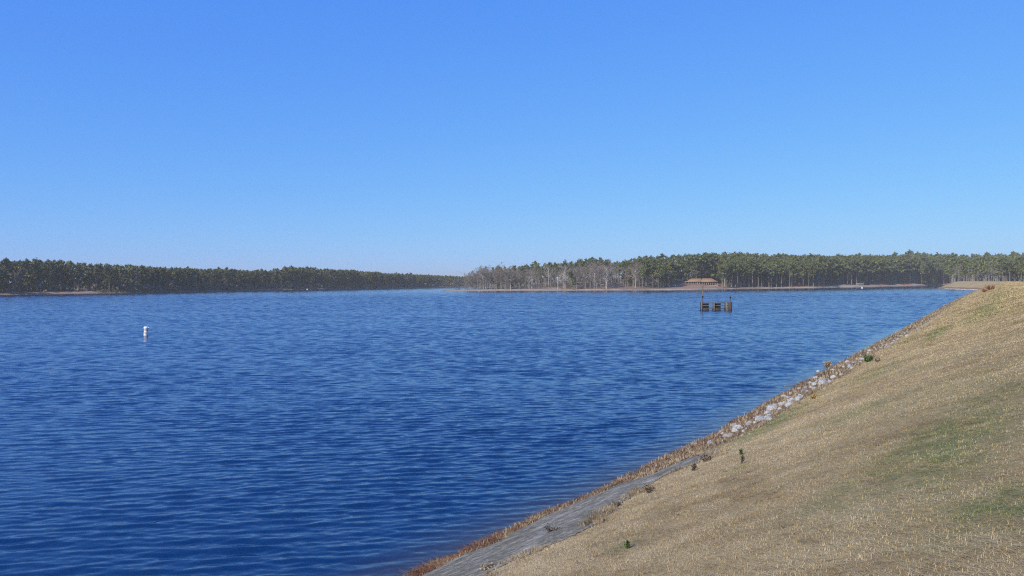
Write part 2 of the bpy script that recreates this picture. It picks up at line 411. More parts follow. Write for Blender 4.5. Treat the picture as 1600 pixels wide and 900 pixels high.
#PART2
# ------------------------------------------------------------------ the far shores
LT = np.array([-60, -20, -6, -2, 0, 1, 2.5, 5, 8, 12, 17, 23, 30, 38, 48, 60, 75, 95, 120, 160, 230, 350, 600, 1500.])
def px_pt(px, dep): # point on the water at a depression of dep px below the horizon
    y = EYE * F / dep
    return ((px - 800) / F * y, y)
class Land:
    def __init__(s, name, ctrl, label, prof, step=5):
        """ctrl rows: X, Y, inland heading in deg clockwise from +Y, ridge height, width (back water edge) """
        c = np.array(ctrl, float); L = np.concatenate([[0], np.cumsum(np.hypot(np.diff(c[:, 0]), np.diff(c[:, 1])))])
        s.L = L; s.c = c; s.name = name; s.prof = prof
        s.u = np.arange(0, L[-1], step)
        U, Tm = np.meshgrid(s.u, LT, indexing='ij')
        x, y, z = s.at(U.ravel(), Tm.ravel())
        rel = Tm.ravel(); sk = .25 if name == 'left_shore' else 1.0
        sand = sk * np.clip(1.2 - np.abs(rel - 2.2) / 2.6, 0, 1) * (.35 + .9 * (fbm(x * .04, y * .04, 3) > .44)); clay = np.zeros_like(x)
        s.spots(x, y, rel, sand, clay)
        under = np.clip(-z * 3 + .1, 0, 1)
        me = mesh(name, np.stack([x, y, z], 1), gridfaces(np.arange(len(x)).reshape(len(s.u), len(LT)))[:, ::-1], [M['soil']], attrs=dict(sand=np.clip(sand, 0, 1), clay=clay, under=under), smooth=True)
        if me.polygons[len(me.polygons) // 2].normal.z < 0: me.flip_normals()
        tag(obj(name, me), label, kind='structure')
    def base(s, u):
        c = s.c; f = lambda k: np.interp(u, s.L, c[:, k])
        wob = (fbm(u * .035 + 5, u * 0 + c[0, 1] * .01, 3) - .5) * 7 * np.clip(f(4) / 40, 0, 1)
        a = np.radians(f(2)); return f(0) + wob * np.sin(a) * .3, f(1) + wob * np.cos(a), a, f(3), f(4)
    def at(s, u, t):
        bx, by, a, zr, W = s.base(u)
        x = bx + np.sin(a) * t; y = by + np.cos(a) * t
        p = s.prof; z = np.interp(t, p[0], p[1]); lowz = np.interp(t, [-60, 0, 1, 4, 12, 30], [-5, 0, .35, .7, 1.1, 1.2])
        z = lowz + np.clip(z, 0, None) * zr * (t > 0)
        nz = (fbm(x * .03, y * .03, 4) - .5) * np.clip(t / 25, 0, 1) * (1 + zr * .25) + (fbm(x * .3, y * .3, 3) - .5) * .5 * np.clip(t / 3, 0, 1)
        z = z + nz
        z = np.where(t > W * .6, z - np.clip((t - W * .6) / (W * .4), 0, 1.6) ** 2 * (np.maximum(z, 0) + .4) * 1.2, z)
        return x, y, z
    def spots(s, x, y, t, sand, clay):
        px = 800 + F * x / np.maximum(y, 1)
        for k, arr, a, b, t0, t1, v in SPOTS:
            if k != s.name: continue
            m = np.clip(np.minimum(px - a, b - px) / 3 + .5, 0, 1) * np.clip(np.minimum(t - t0, t1 - t) / 3 + .5, 0, 1) * v
            if arr == 'clay': clay[:] = np.maximum(clay, m * (.5 + fbm(x * .15, y * .15, 2)))
            else: sand[:] = np.maximum(sand, m)
SPOTS = [('right_shore', 'clay', 1170, 1196, 4, 30, .8), ('right_shore', 'clay', 1232, 1256, 4, 40, .8), ('right_shore', 'clay', 1350, 1394, 6, 40, 1), ('right_shore', 'clay', 1408, 1424, 4, 40, 1.2),
         ('right_shore', 'clay', 1440, 1470, 3, 20, .9), ('right_shore', 'clay', 1180, 1290, 30, 90, .45), ('right_shore', 'clay', 880, 1060, 8, 26, .35), ('right_shore', 'sand', 838, 874, 14, 34, 1.3), ('right_shore', 'sand', 1290, 1440, 1, 16, .9),
         ('right_shore', 'sand', 1066, 1125, 6, 36, .25), ('right_shore', 'clay', 1060, 1130, 4, 40, .5), ('left_shore', 'sand', 70, 150, 2, 18, .6), ('left_shore', 'clay', 75, 150, 3, 14, .5), ('left_shore', 'sand', 46, 66, 0, 4, 1), ('left_shore', 'clay', 160, 290, 1, 6, .3)]
def cp(px, dep, head, zr, W=9999): x, y = px_pt(px, dep); return (x, y, head, zr, W)
left = Land('left_shore', [cp(-260, 23, -20, 2), cp(0, 20, -12, 2), cp(100, 18.8, -10, 2), cp(200, 17.6, -8, 2), cp(300, 15.4, -8, 1.5), cp(400, 13.7, -6, 1.5), cp(500, 12.4, -5, 1.5), cp(600, 10.9, -3, 1), cp(680, 9.3, 0, 1), cp(740, 8.6, 0, 1), cp(860, 8.3, 0, 1)],
            'low wooded shore across the water on the left', (np.array([0, 10, 60, 200, 1500.]), np.array([0, .1, .8, 1.5, 3.])))
right = Land('right_shore', [cp(692, 15.9, 4, .3, 5), cp(712, 15.7, 4, .3, 9), cp(730, 15.7, 4, .5, 30), cp(752, 15.7, 4, 1, 70), cp(800, 15.7, 4, 2.2, 200), cp(860, 15.7, 6, 4, 2000), cp(920, 15.7, 8, 6, 3000), cp(1000, 15.8, 10, 8, 9999), cp(1080, 15.6, 14, 8), cp(1120, 14.7, 15, 8.5), cp(1180, 13.9, 16, 9),
             cp(1280, 13.0, 18, 10), cp(1340, 12.0, 20, 10), cp(1400, 10.8, 20, 11), cp(1440, 9.9, 20, 12), cp(1465, 9.2, 24, 12), (520, 905, 40, 12, 9999), (520, 830, 60, 10, 9999), (440, 720, 85, 8, 9999), (380, 640, 100, 6, 9999), (372, 600, 110, 3, 9999)],
             'wooded point and rising pine shore across the lake', (np.array([0, 4, 15, 40, 80, 150, 300, 1500.]), np.array([0, .03, .07, .17, .50, 1.0, 1.25, 1.8])))
# highest tree tops along the skyline (photograph x, y)
TOP = np.array([(-300, 402), (0, 404), (100, 403), (125, 408), (200, 411), (300, 417), (370, 419), (420, 421), (450, 415), (500, 418), (560, 421), (600, 425), (660, 428), (720, 430.5), (800, 432), (900, 433)])
TOPR = np.array([(690, 436), (722, 434), (733, 424), (748, 417), (760, 414), (775, 412), (800, 413), (850, 409), (900, 405), (915, 400), (930, 398.5), (945, 402), (965, 406), (985, 402), (1000, 398), (1050, 395.5), (1110, 392.5), (1155, 391.5), (1200, 395), (1300, 396), (1400, 396), (1430, 391.5), (1480, 395), (1540, 394), (1600, 392), (1900, 390)])
def top_z(px, y, tab): return EYE + (hz(px) - np.interp(px, tab[:, 0], tab[:, 1])) * y / F

# ------------------------------------------------------------------ tree meshes (unit height 1 m * H)
def cards(c, size, n_rng, flat=.35):
    """random leaf cards around centres c (n,3): triangles"""
    n = len(c); a = n_rng.normal(size=(n, 3)); a /= np.linalg.norm(a, axis=1)[:, None]
    b = n_rng.normal(size=(n, 3)); b[:, 2] *= .6; b -= (b * a).sum(1)[:, None] * a; b /= np.linalg.norm(b, axis=1)[:, None]
    k = np.cross(a, b); s = (size * n_rng.uniform(.6, 1.35, n))[:, None]
    v = np.stack([c + b * s * .62, c - b * s * .4 + k * s * .5, c - b * s * .4 - k * s * .5], 1)
    return v.reshape(-1, 3), np.arange(n * 3).reshape(n, 3)
def limb(p0, p1, r0, r1, sides=5, segs=1, bend=0, rg=None):
    p0 = np.array(p0, float); p1 = np.array(p1, float); d = p1 - p0; L = np.linalg.norm(d); d /= L
    a = np.cross(d, [0, 0, 1.]) if abs(d[2]) < .9 else np.cross(d, [1., 0, 0]); a /= np.linalg.norm(a); b = np.cross(d, a)
    vs_, fs = [], []; th = np.arange(sides) * 2 * np.pi / sides
    off = np.zeros(3)
    for i in range(segs + 1):
        k = i / segs; r = r0 + (r1 - r0) * k
        if bend and 0 < i: off = off + (rg.normal(size=3) * bend * L / segs) * np.array([1, 1, .2])
        c = p0 + d * L * k + off
        vs_.append(c + (np.cos(th)[:, None] * a + np.sin(th)[:, None] * b) * r)
    v = np.concatenate(vs_)
    for i in range(segs):
        for j in range(sides):
            q = i * sides; fs.append((q + j, q + (j + 1) % sides, q + sides + (j + 1) % sides, q + sides + j))
    return v, np.array(fs), p0 + d * L + off
def join(parts):
    vs_, fs, n = [], {}, 0
    for v, f in parts:
        vs_.append(v); fs.setdefault(f.shape[1], []).append(f + n); n += len(v)
    return np.concatenate(vs_), [np.concatenate(a) for a in fs.values()]
def pine_geo(seed, low=.42, full=1.0, ncl=20, nc=17, card=.085):
    """unit-height pine: (trunk v,f), (crown v,f,rnd)"""
    g = np.random.default_rng(seed); lean = g.normal(0, .012, 2)
    t = [limb((0, 0, -.03), (lean[0], lean[1], .93), .015, .004, 6, 5, .004, g)[:2]]
    cen = []; rn = []
    for i in range(ncl):
        k = (i + g.uniform(0, 1)) / ncl; h = low + (1 - low - .03) * k ** .85
        rad = full * .165 * (math.sin(min(1, (1 - (h - low) / (1.04 - low)) * 1.25) * math.pi / 2)) * (.45 + .55 * min(1, (h - low) / .12 + .3))
        a = g.uniform(0, 2 * np.pi); rr = rad * g.uniform(.35, 1.05)
        cc = np.array([math.cos(a) * rr + lean[0] * h, math.sin(a) * rr + lean[1] * h, h])
        if rr > .04: t.append(limb((lean[0] * h, lean[1] * h, h - .03), cc, .0045, .0015, 3)[:2])
        sz = g.uniform(.04, .07) * (1.25 - .5 * k)
        pts = g.normal(size=(nc, 3)) * np.array([1, 1, .55]) * sz * .62 + cc
        cen.append(pts); rn.append(np.clip(g.uniform(.1, .9) + g.normal(0, .12, nc), 0, 1))
    cen.append(np.array([[lean[0], lean[1], .96]]) + g.normal(size=(nc, 3)) * np.array([.022, .022, .03])); rn.append(g.uniform(.3, .8, nc))
    cen = np.concatenate(cen); rn = np.concatenate(rn)
    v, f = cards(cen, card * .62 * np.ones(len(cen)), g)
    return join(t), (v, f, np.repeat(rn, 3))
def bare_geo(seed, spread=.2, nl=13, ntw=900, low=.3, oval=False):
    g = np.random.default_rng(seed); t = []; tips = []; tw = []
    v, f, _ = limb((0, 0, -.03), (g.normal(0, .02), g.normal(0, .02), .9), .012, .002, 6, 6, .006, g); t.append((v, f))
    for i in range(nl):
        h = low + (.86 - low) * (i + g.uniform()) / nl; a = g.uniform(0, 2 * np.pi)
        L = spread * (math.sin(math.pi * min(1, max(.12, (h - low + .12) / (1.05 - low)))) + .3) * g.uniform(.7, 1.15)
        p0 = np.array([0, 0, h]); p1 = p0 + np.array([math.cos(a) * L, math.sin(a) * L, L * g.uniform(.6, 1.3)])
        p1[2] = min(p1[2], .98)
        v, f, e = limb(p0, p1, .006, .002, 4, 2, .03, g); t.append((v, f))
        for j in range(5):
            k = g.uniform(.3, 1); q = p0 + (e - p0) * k; dd = g.normal(size=3) * .5 + (e - p0) / L * .6 + np.array([0, 0, .5]); dd /= np.linalg.norm(dd)
            q1 = q + dd * L * g.uniform(.25, .5); q1[2] = min(q1[2], 1)
            v, f, e2 = limb(q, q1, .0025, .001, 3); t.append((v, f)); tips.append((q, q1))
    tips = np.array(tips); pick = g.integers(0, len(tips), ntw); k = g.uniform(.05, 1, (ntw, 1))
    st = tips[pick, 0] * (1 - k) + tips[pick, 1] * k
    d = g.normal(size=(ntw, 3)) * .75 + (tips[pick, 1] - tips[pick, 0]) * 6 + np.array([0, 0, .5]); d /= np.linalg.norm(d, axis=1)[:, None]
    L = g.uniform(.03, .085, (ntw, 1)); s_ = np.cross(d, g.normal(size=(ntw, 3))); s_ /= np.linalg.norm(s_, axis=1)[:, None]
    wv = .0024
    v = np.stack([st - s_ * wv, st + s_ * wv, st + d * L], 1).reshape(-1, 3)
    return join(t), (v, np.arange(ntw * 3).reshape(-1, 3), np.repeat(g.uniform(0, 1, ntw), 3))

PINES = [pine_geo(10 + i, *a) for i, a in enumerate([(.36, 1.0), (.45, .9), (.28, 1.1), (.5, 1.0), (.38, .8), (.2, .95)])]
DARKS = [pine_geo(30 + i, .12, 1.25, 30, 17) for i in range(3)]          # full to the ground: cedar / magnolia
MPINES = [pine_geo(70 + i, lo, fu, nc_, 14, .105) for i, (lo, fu, nc_) in enumerate([(.3, 1.1, 18), (.42, 1.05, 16), (.2, 1.15, 20), (.1, 1.1, 22)])]
MBARES = [bare_geo(90 + i, .2, 9, 420, .2) for i in range(2)]
HPINES = [pine_geo(170 + i, lo, fu, nc_, 13, .105) for i, (lo, fu, nc_) in enumerate([(.5, 1.1, 15), (.45, 1.15, 16), (.56, 1.1, 14), (.4, 1.05, 16)])]
BARES = [bare_geo(50 + i, *a) for i, a in enumerate([(.17, 12), (.22, 14), (.14, 11), (.26, 15), (.19, 13)])]

def tree_meshes(kind, geos, bark, leaf):
    out = []
    for (tv, tf), (cv, cf, cr) in geos:
        out.append((mesh(kind + '_trunk', tv, tf, [M[bark]]), mesh(kind + '_crown', cv, cf, [M[leaf]], attrs=dict(rnd=cr))))
    return out
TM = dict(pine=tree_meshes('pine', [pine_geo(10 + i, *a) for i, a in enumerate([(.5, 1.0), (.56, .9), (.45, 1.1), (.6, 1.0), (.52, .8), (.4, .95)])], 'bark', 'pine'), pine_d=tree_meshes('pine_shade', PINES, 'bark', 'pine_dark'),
          dark=tree_meshes('evergreen', DARKS, 'bark', 'evergreen'), bare=tree_meshes('bare', BARES, 'greybark', 'twig'),
          barepink=tree_meshes('bare_pink', BARES, 'greybark', 'twigpink'), barewhite=tree_meshes('bare_white', BARES, 'palebark', 'twig'))
NAMES = dict(pine='pine_tree', pine_d='pine_tree', dark='evergreen_tree', bare='bare_tree', barepink='bare_tree', barewhite='bare_tree')
def tree(kind, var, x, y, z, H, rz, label, group=None, wide=1.0):
    o = empty(NAMES[kind], (x, y, z), rz, (H * wide, H * wide, H))
    tm, cm = TM[kind][var % len(TM[kind])]
    obj('trunk', tm, o); obj('crown', cm, o)
    return tag(o, label, 'tree', group)
class Mass:
    """many far trees that read as one wood: one object"""
    def __init__(s): s.v = []; s.f3 = []; s.f4 = []; s.m3 = []; s.m4 = []; s.r = []; s.n = 0
    def add(s, geo, x, y, z, H, rz, wide, matT, matL, r0):
        (tv, tf), (cv, cf, cr) = geo
        c, n = math.cos(rz), math.sin(rz); Rm = np.array([[c * H * wide, -n * H * wide, 0], [n * H * wide, c * H * wide, 0], [0, 0, H]])
        for v, fl, rr, m in ((tv, tf, np.zeros(len(tv)), matT), (cv, [cf], np.clip(cr * .65 + r0 * .35, 0, 1), matL)):
            s.v.append(v @ Rm.T + np.array([x, y, z]))
            for f in fl:
                (s.f3 if f.shape[1] == 3 else s.f4).append(f + s.n); (s.m3 if f.shape[1] == 3 else s.m4).append(np.full(len(f), m))
            s.r.append(rr); s.n += len(v)
    def build(s, name, mats, label, cat):
        fs = []; mi = []
        if s.f3: fs.append(np.concatenate(s.f3)); mi.append(np.concatenate(s.m3))
        if s.f4: fs.append(np.concatenate(s.f4)); mi.append(np.concatenate(s.m4))
        me = mesh(name, np.concatenate(s.v), fs, mats, np.concatenate(mi), dict(rnd=np.concatenate(s.r)))
        return tag(obj(name, me), label, cat, kind='stuff')
def mass_leaf(name, src):   # merged woods take their hue from the stored value alone
    return M[src]

tr = np.random.default_rng(21)
def plant_rows(land, u0, u1, rows, tab, kinds, hmul, label_of, massobj=None, gap=None, gmin=.9, gmax=1.0):
    """rows: list of (t, spacing, as individuals?)"""
    cnt = 0
    for t0, sp, indiv in rows:
        uu = np.arange(u0, u1, sp) + tr.uniform(-.4, .4, len(np.arange(u0, u1, sp))) * sp
        for u_ in uu:
            t = t0 + tr.uniform(-.4, .4) * sp * 1.0
            x, y, z = [float(q) for q in land.at(np.array([u_]), np.array([t]))[:3]] if False else [float(q[0]) for q in land.at(np.array([u_]), np.array([t]))]
            if z < .25: continue
            px = 800 + F * x / y
            if not (-90 < px < 1700): continue
            if gap and gap(px, t): continue
            kind = kinds(px, t)
            if kind is None: continue
            ht = top_z(px, y, tab) - z
            h = hmul(px, t, kind) * ht * (tr.uniform(gmin, gmax) if t > 25 and tr.uniform() < .9 else (tr.uniform(.82, 1.04) if tr.uniform() < .9 else tr.uniform(1.04, 1.12)))
            if h < 3: continue
            rz = tr.uniform(0, 6.28)
            if indiv:
                var = int(tr.integers(0, 6)); lab, grp = label_of(px, t, kind, var, h / ht)
                tree(kind, var, x, y, z - .1, h, rz, lab, grp, tr.uniform(.75, 1.35) * min(1.25, max(.8, 18 / max(h, 12))))
                cnt += 1
            else:
                g, mt, ml = MASSG[kind]
                massobj.add(g[int(tr.integers(0, len(g)))], x, y, z - .1, h, rz, tr.uniform(.9, 1.3), mt, ml, tr.uniform())
    return cnt
MASSM = [M['bark'], M['pine'], M['greybark'], M['twig'], M['evergreen'], M['pine_dark'], M['twigpink']]
MASSG = dict(pine_low=(MPINES, 0, 1), pine=(HPINES, 2, 1), pine_d=(MPINES, 0, 5), dark=(DARKS, 0, 4), bare=(MBARES, 2, 3), barepink=(MBARES, 2, 6), barewhite=(MBARES, 2, 3))

# ---- left shore
def gapL(px, t): return (68 < px < 150 and t < 16)
def kindL(px, t):
    k = tr.uniform()
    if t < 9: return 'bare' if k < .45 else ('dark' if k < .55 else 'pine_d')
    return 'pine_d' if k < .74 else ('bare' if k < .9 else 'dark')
def hL(px, t, k):
    if k == 'bare': return tr.uniform(.38, .7) if t < 14 else tr.uniform(.5, .85)
    if k == 'dark': return tr.uniform(.3, .6)
    return .93 if t > 12 else tr.uniform(.6, .95)
FORM = dict(pine=['even-crowned', 'rounded', 'broad', 'high-crowned', 'narrow', 'low-branched'], bare=['slim', 'spreading', 'very narrow', 'wide-crowned', 'upright'], dark=['bushy', 'dense', 'dark'])
def label_tree(px, t, k, var, rel):
    fam = 'pine' if k.startswith('pine') else ('bare' if k.startswith('bare') else 'dark')
    form = FORM[fam][var % len(FORM[fam])]
    noun = dict(pine='pine', bare='leafless tree', dark='evergreen')[fam]
    size = 'tall' if rel > .9 else ('mid-height' if rel > .7 else 'short')
    return f'{size} {form} {noun}'
def zone(px, t, table):
    for x, nm in table:
        if px < x: return nm
    return table[-1][1]
ZL = [(46, 'left of the far sandy gap'), (150, 'behind the far sandy gap'), (300, 'on the dark left bank'), (430, 'under the left treeline dip'), (600, 'behind the tiny left buoy'), (2000, 'at the fading left shore end')]
ZR = [(760, 'at the wooded point tip'), (836, 'between point tip and beach'), (880, 'around the small sandy beach'), (955, 'right of the small beach'), (1000, 'around the fallen white trunk'), (1066, 'just left of the pavilion'), (1126, 'behind the pavilion'), (1180, 'just right of the pavilion'), (1245, 'on the reddish pavilion slope'),
      (1300, 'left of the sandy shore'), (1360, 'beside the grey rail'), (1430, 'above the red clay bank'), (1482, 'at the clay bank right end'), (2000, 'behind the far dam end')]
def labL(px, t, k, var, rel): z_ = zone(px, t, ZL); return ('front ' if t < 11 else '') + label_tree(px, t, k, var, rel) + ' ' + z_, ('pines ' if 'pine' in k else 'other trees ') + z_
mL = Mass()
n1 = plant_rows(left, 0, left.L[-1], [(8, 11, True), (15, 8.5, True)], TOP, kindL, hL, labL, gap=gapL)
n1 += plant_rows(left, 0, left.L[-1], [(12, 7, False), (20, 4.5, False), (26, 5, False), (33, 5, False), (41, 5.5, False), (50, 6, False), (60, 6.5, False), (73, 6, False), (90, 6.5, False), (108, 7, False), (125, 7, False)], TOP, kindL, hL, labL, mL, gap=gapL)
mL.build('forest', MASSM, 'dense dark pine forest behind the front trees on the left shore', 'forest')

# ---- right shore and point
def gapR(px, t):
    if 1053 < px < 1128 and t < 66: return True       # lawn and pavilion
    if 1038 < px < 1062 and t < 22: return True
    if 836 < px < 876 and t < 36: return tr.uniform() < .7
    if 955 < px < 990 and t < 30: return tr.uniform() < .6
    if 1290 < px < 1440 and t < 22: return True
    if px > 1482 and t < 12: return True
    return False
def kindR(px, t):
    k = tr.uniform()
    if px < 1000:
        bw = .96 if t < 30 else (.75 if t < 50 else .25)
        if px < 745 or (px < 760 and t < 60): bw = 1
        if 960 < px < 1000 and t > 25: bw = .3
        if k < bw: return 'barepink' if (tr.uniform() < .25 or px < 745) else ('barewhite' if t < 20 and tr.uniform() < .4 else 'bare')
        return 'pine' if k < .93 else 'dark'
    if px < 1062:
        return 'bare' if k < .22 and t < 40 else ('dark' if k < .5 and t < 50 else 'pine')
    if px < 1300: return 'pine' if k < .88 else ('bare' if k < .97 else 'dark')
    return 'pine' if k < .72 else ('bare' if k < .93 else 'dark')
def hR(px, t, k):
    f = np.interp(t, [0, 20, 60, 110], [.72, .8, .9, .94])
    if k.startswith('bare'):
        if px < 760: return tr.uniform(.9, 1.0)
        return (tr.uniform(.72, .92) if px < 1000 else tr.uniform(.3, .62)) * f / .85
    if k == 'dark': return tr.uniform(.35, .7) if px > 1000 or t < 40 else .9
    return f
def labR(px, t, k, var, rel): z_ = zone(px, t, ZR); return ('front ' if t < 9 else '') + label_tree(px, t, k, var, rel) + ' ' + z_, ('pines ' if 'pine' in k else 'other trees ') + z_
mR = Mass()
LR = right.L[-1]
n2 = plant_rows(right, 0, LR, [(5.5, 6.0, True), (12, 5.5, True)], TOPR, kindR, hR, labR, gap=gapR)
n2 += plant_rows(right, 0, LR, [(21, 9, True)], TOPR, kindR, hR, labR, gap=lambda p, t: gapR(p, t) or p < 990 or p > 1330)
n2 += plant_rows(right, 0, LR, [(16, 4.2, False), (22, 4.2, False), (28, 4.5, False), (35, 4.5, False)], TOPR, kindR, hR, labR, mR, gap=lambda p, t: gapR(p, t) or (p >= 990 and tr.uniform() < .25))
n2 += plant_rows(right, 0, LR, [(43, 5.5, False), (52, 6, False), (62, 6, False), (73, 6.5, False), (86, 7, False), (102, 7.5, False), (120, 8, False), (145, 9, False), (175, 10, False)], TOPR, kindR, hR, labR, mR, gap=gapR)
n2 += plant_rows(right, right.L[1] + 6, right.L[4], [(4, 3.2, False), (7, 3.2, False), (11, 3.5, False), (17, 4, False), (25, 4, False)], TOPR, lambda p, t: 'barepink' if tr.uniform() < .4 else 'bare', lambda p, t, k: tr.uniform(.75, 1.0), labR, mR)
n2 += plant_rows(right, right.L[5], right.L[12], [(68, 4, False), (76, 4.5, False), (84, 5, False), (95, 5, False)], TOPR, lambda p, t: ('pine_low' if tr.uniform() < .6 else 'bare') if 1040 < p < 1140 else None, lambda p, t, k: tr.uniform(.6, .85) if k != 'bare' else tr.uniform(.4, .7), labR, mR)
n2 += plant_rows(right, right.L[3], LR - 330, [(40, 6, False), (58, 6, False), (80, 7, False), (100, 7, False)], TOPR, lambda p, t: ('pine_low' if tr.uniform() < .35 else 'bare'), lambda p, t, k: tr.uniform(.3, .6) if k == 'pine_low' else tr.uniform(.4, .75), labR, mR, gap=gapR)
mR.build('forest', MASSM, 'pine forest on the rise behind the front trees of the right shore', 'forest')
print('individual trees', n1, n2)

# trees of the far right that stand low behind the dam, and the pale-trunked ones that catch the eye
def at_far(px, dep_y, zg): y = dep_y; return (px - 800) / F * y, y, zg
for px, ytop, yb, Y_, kind, var, lab in [
    (951, 426, 450, 545, 'barewhite', 0, 'bare tree with a thin white trunk just left of the leaning trunk on the point'),
    (930, 412, 447, 560, 'barewhite', 2, 'bare tree with the longest white trunk on the wooded point'),
    (955.5, 406, 447, 575, 'barewhite', 1, 'pinkish tall bare tree on the highest part of the point'),
    (857, 411, 451, 545, 'barewhite', 4, 'white-trunked bare tree in front of the small sandy beach'),
    (880, 413, 451, 545, 'barewhite', 0, 'white-trunked bare tree at the right end of the small sandy beach'),
    (994, 428, 446, 570, 'barewhite', 2, 'short white-trunked bare tree between the round bare tree and the pavilion pines'),
    (761, 424, 452, 535, 'barewhite', 2, 'leaning white-trunked bare tree near the tip of the point'),
    (8, 420, 456, 425, 'barewhite', 0, 'single pale trunk at the left end of the left shore'),
    (1046, 424, 450, 545, 'barewhite', 0, 'pale bare trunk close to the water left of the pavilion')]:
    x, y = (px - 800) / F * Y_, Y_
    z = EYE - (yb - hz(px)) * Y_ / F; H = (yb - ytop) * Y_ / F
    tree(kind, var, x, y, z, H, 1.3 * px, lab, None, .9)
o = tree('barepink', 3, (981 - 800) / F * 550, 550, EYE - (450 - 438) * 550 / F, (450 - 414) * 550 / F, .5, 'broad round-crowned bare tree by the water on the point', None, 1.5)
for px, ytop, rot, lab in [(1527, 421, .14, 'pale bare tree leaning left behind the dam crest, leftmost of three'), (1551, 419, .3, 'pale bare tree leaning strongly behind the dam crest, middle of three'), (1584, 405, 0, 'tall pale bare tree upright behind the dam crest, rightmost of three')]:
    Y_ = 700; z = 2.0; H = EYE + (hz(px) - ytop) * Y_ / F - z
    o = tree('barewhite', int(px) % 5, (px - 800) / F * Y_, Y_, z, H, 2, lab); o.rotation_euler[1] = -rot
o = tree('dark', 1, (1455 - 800) / F * 860, 860, .8, 9, 0, 'dark rounded evergreen overhanging the water at the end of the clay bank', None, 2.0)
o = tree('dark', 0, (41 - 800) / F * 425, 425, .6, 7.5, 0, 'very dark leaning evergreen bush beside the sandy gap on the left shore', None, 1.6)
o = tree('dark', 2, (1150 - 800) / F * 640, 640, 4.0, 6.5, 0, 'small yellow-green bushy tree right of the pavilion', None, 1.5)
# wood behind the dam crest
mB = Mass()
for Yb, sp, n in ((640, 7, 26), (665, 5, 36), (680, 5, 36), (695, 6, 34), (715, 6, 34), (730, 6, 36), (760, 7, 34), (790, 8, 34), (840, 8, 36)):
    for i in range(n):
        y = Yb + tr.uniform(-8, 8); x = (1490 - 800) / F * y + i * sp * 1.15 + tr.uniform(-2, 2)
        px = 800 + F * x / y
        kind = 'pine' if tr.uniform() < .72 else 'bare'
        if kind == 'bare' and px > 1640: continue
        z = 1.5; H = (top_z(px, y, TOPR) - z) * (tr.uniform(.8, 1.0) if kind == 'pine' else tr.uniform(.5, .8)) * np.interp(Yb, [640, 780], [.8, 1])
        if Yb == 640:
            var = int(tr.integers(0, 6)); lab, grp = labR(max(px, 1490), 20, kind, var, .95 if kind == 'pine' else .65)
            if px < 1640: tree(kind, var, x, y, z, H, tr.uniform(0, 6), lab, grp, 1.0)
        else:
            g, mt, ml = MASSG[kind]; mB.add(g[int(tr.integers(0, len(g)))], x, y, z, H, tr.uniform(0, 6), 1.1, mt, ml, tr.uniform())
mB.build('forest', MASSM, 'pine forest far behind the end of the grassed dam', 'forest')

# undergrowth: brush under the front trees
def brush(land, u0, u1, n, t0, t1, name, label, h0, h1, m, px0=-90, px1=1600):
    g = np.random.default_rng(int(u1) + n); u_ = g.uniform(u0, u1, n); t = g.uniform(t0, t1, n)
    x, y, z = land.at(u_, t); px = 800 + F * x / y; ok = (px > px0) & (px < px1) & (z > .2) & ~((px > 1066) & (px < 1122) & (t < 60)) & ~((px > 68) & (px < 150) & (t < 16) & (land.name == 'left_shore')) & (fbm(x * .05, y * .05, 3) > (.45 if n < 1500 else .3))
    x, y, z = x[ok], y[ok], z[ok]; k = 16; h = g.uniform(h0, h1, len(x))
    c = np.stack([x, y, z], 1)[:, None] + np.abs(g.normal(size=(len(x), k, 3))) * np.array([0, 0, .5]) * h[:, None, None] + g.normal(size=(len(x), k, 3)) * np.array([.7, .7, 0]) * h[:, None, None]
    v, f = cards(c.reshape(-1, 3), np.repeat(h, k) * .42, g)
    tag(obj(name, mesh(name, v, f, [M[m]], attrs=dict(rnd=np.repeat(np.clip(np.repeat(g.uniform(0, 1, len(x)), k) + g.normal(0, .1, len(x) * k), 0, 1), 3)))), label, 'undergrowth', kind='stuff')
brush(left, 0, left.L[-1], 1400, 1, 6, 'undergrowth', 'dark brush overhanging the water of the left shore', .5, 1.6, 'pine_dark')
brush(left, 0, left.L[-1], 1500, 5, 30, 'undergrowth', 'grey brown brush under the trees of the left shore', .8, 2.4, 'twig')
brush(left, 0, left.L[-1], 2600, 12, 45, 'undergrowth', 'grey brown thicket between the pines of the left shore', 1.8, 4.5, 'twig')
brush(right, 700, LR, 1600, 25, 75, 'undergrowth', 'grey brown thicket between the pines of the right shore', 1.5, 4.0, 'twig', 1120, 1700)
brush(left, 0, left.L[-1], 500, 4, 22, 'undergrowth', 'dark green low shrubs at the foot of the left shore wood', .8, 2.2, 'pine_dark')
brush(right, 0, LR, 800, 6, 60, 'undergrowth', 'reddish brown brush under the trees of the point and right shore', .4, 1.1, 'twigpink')
brush(right, 700, LR, 900, 24, 70, 'undergrowth', 'dark green low shrubs below the right shore pines', .8, 2.2, 'pine_dark', 1290, 1700)

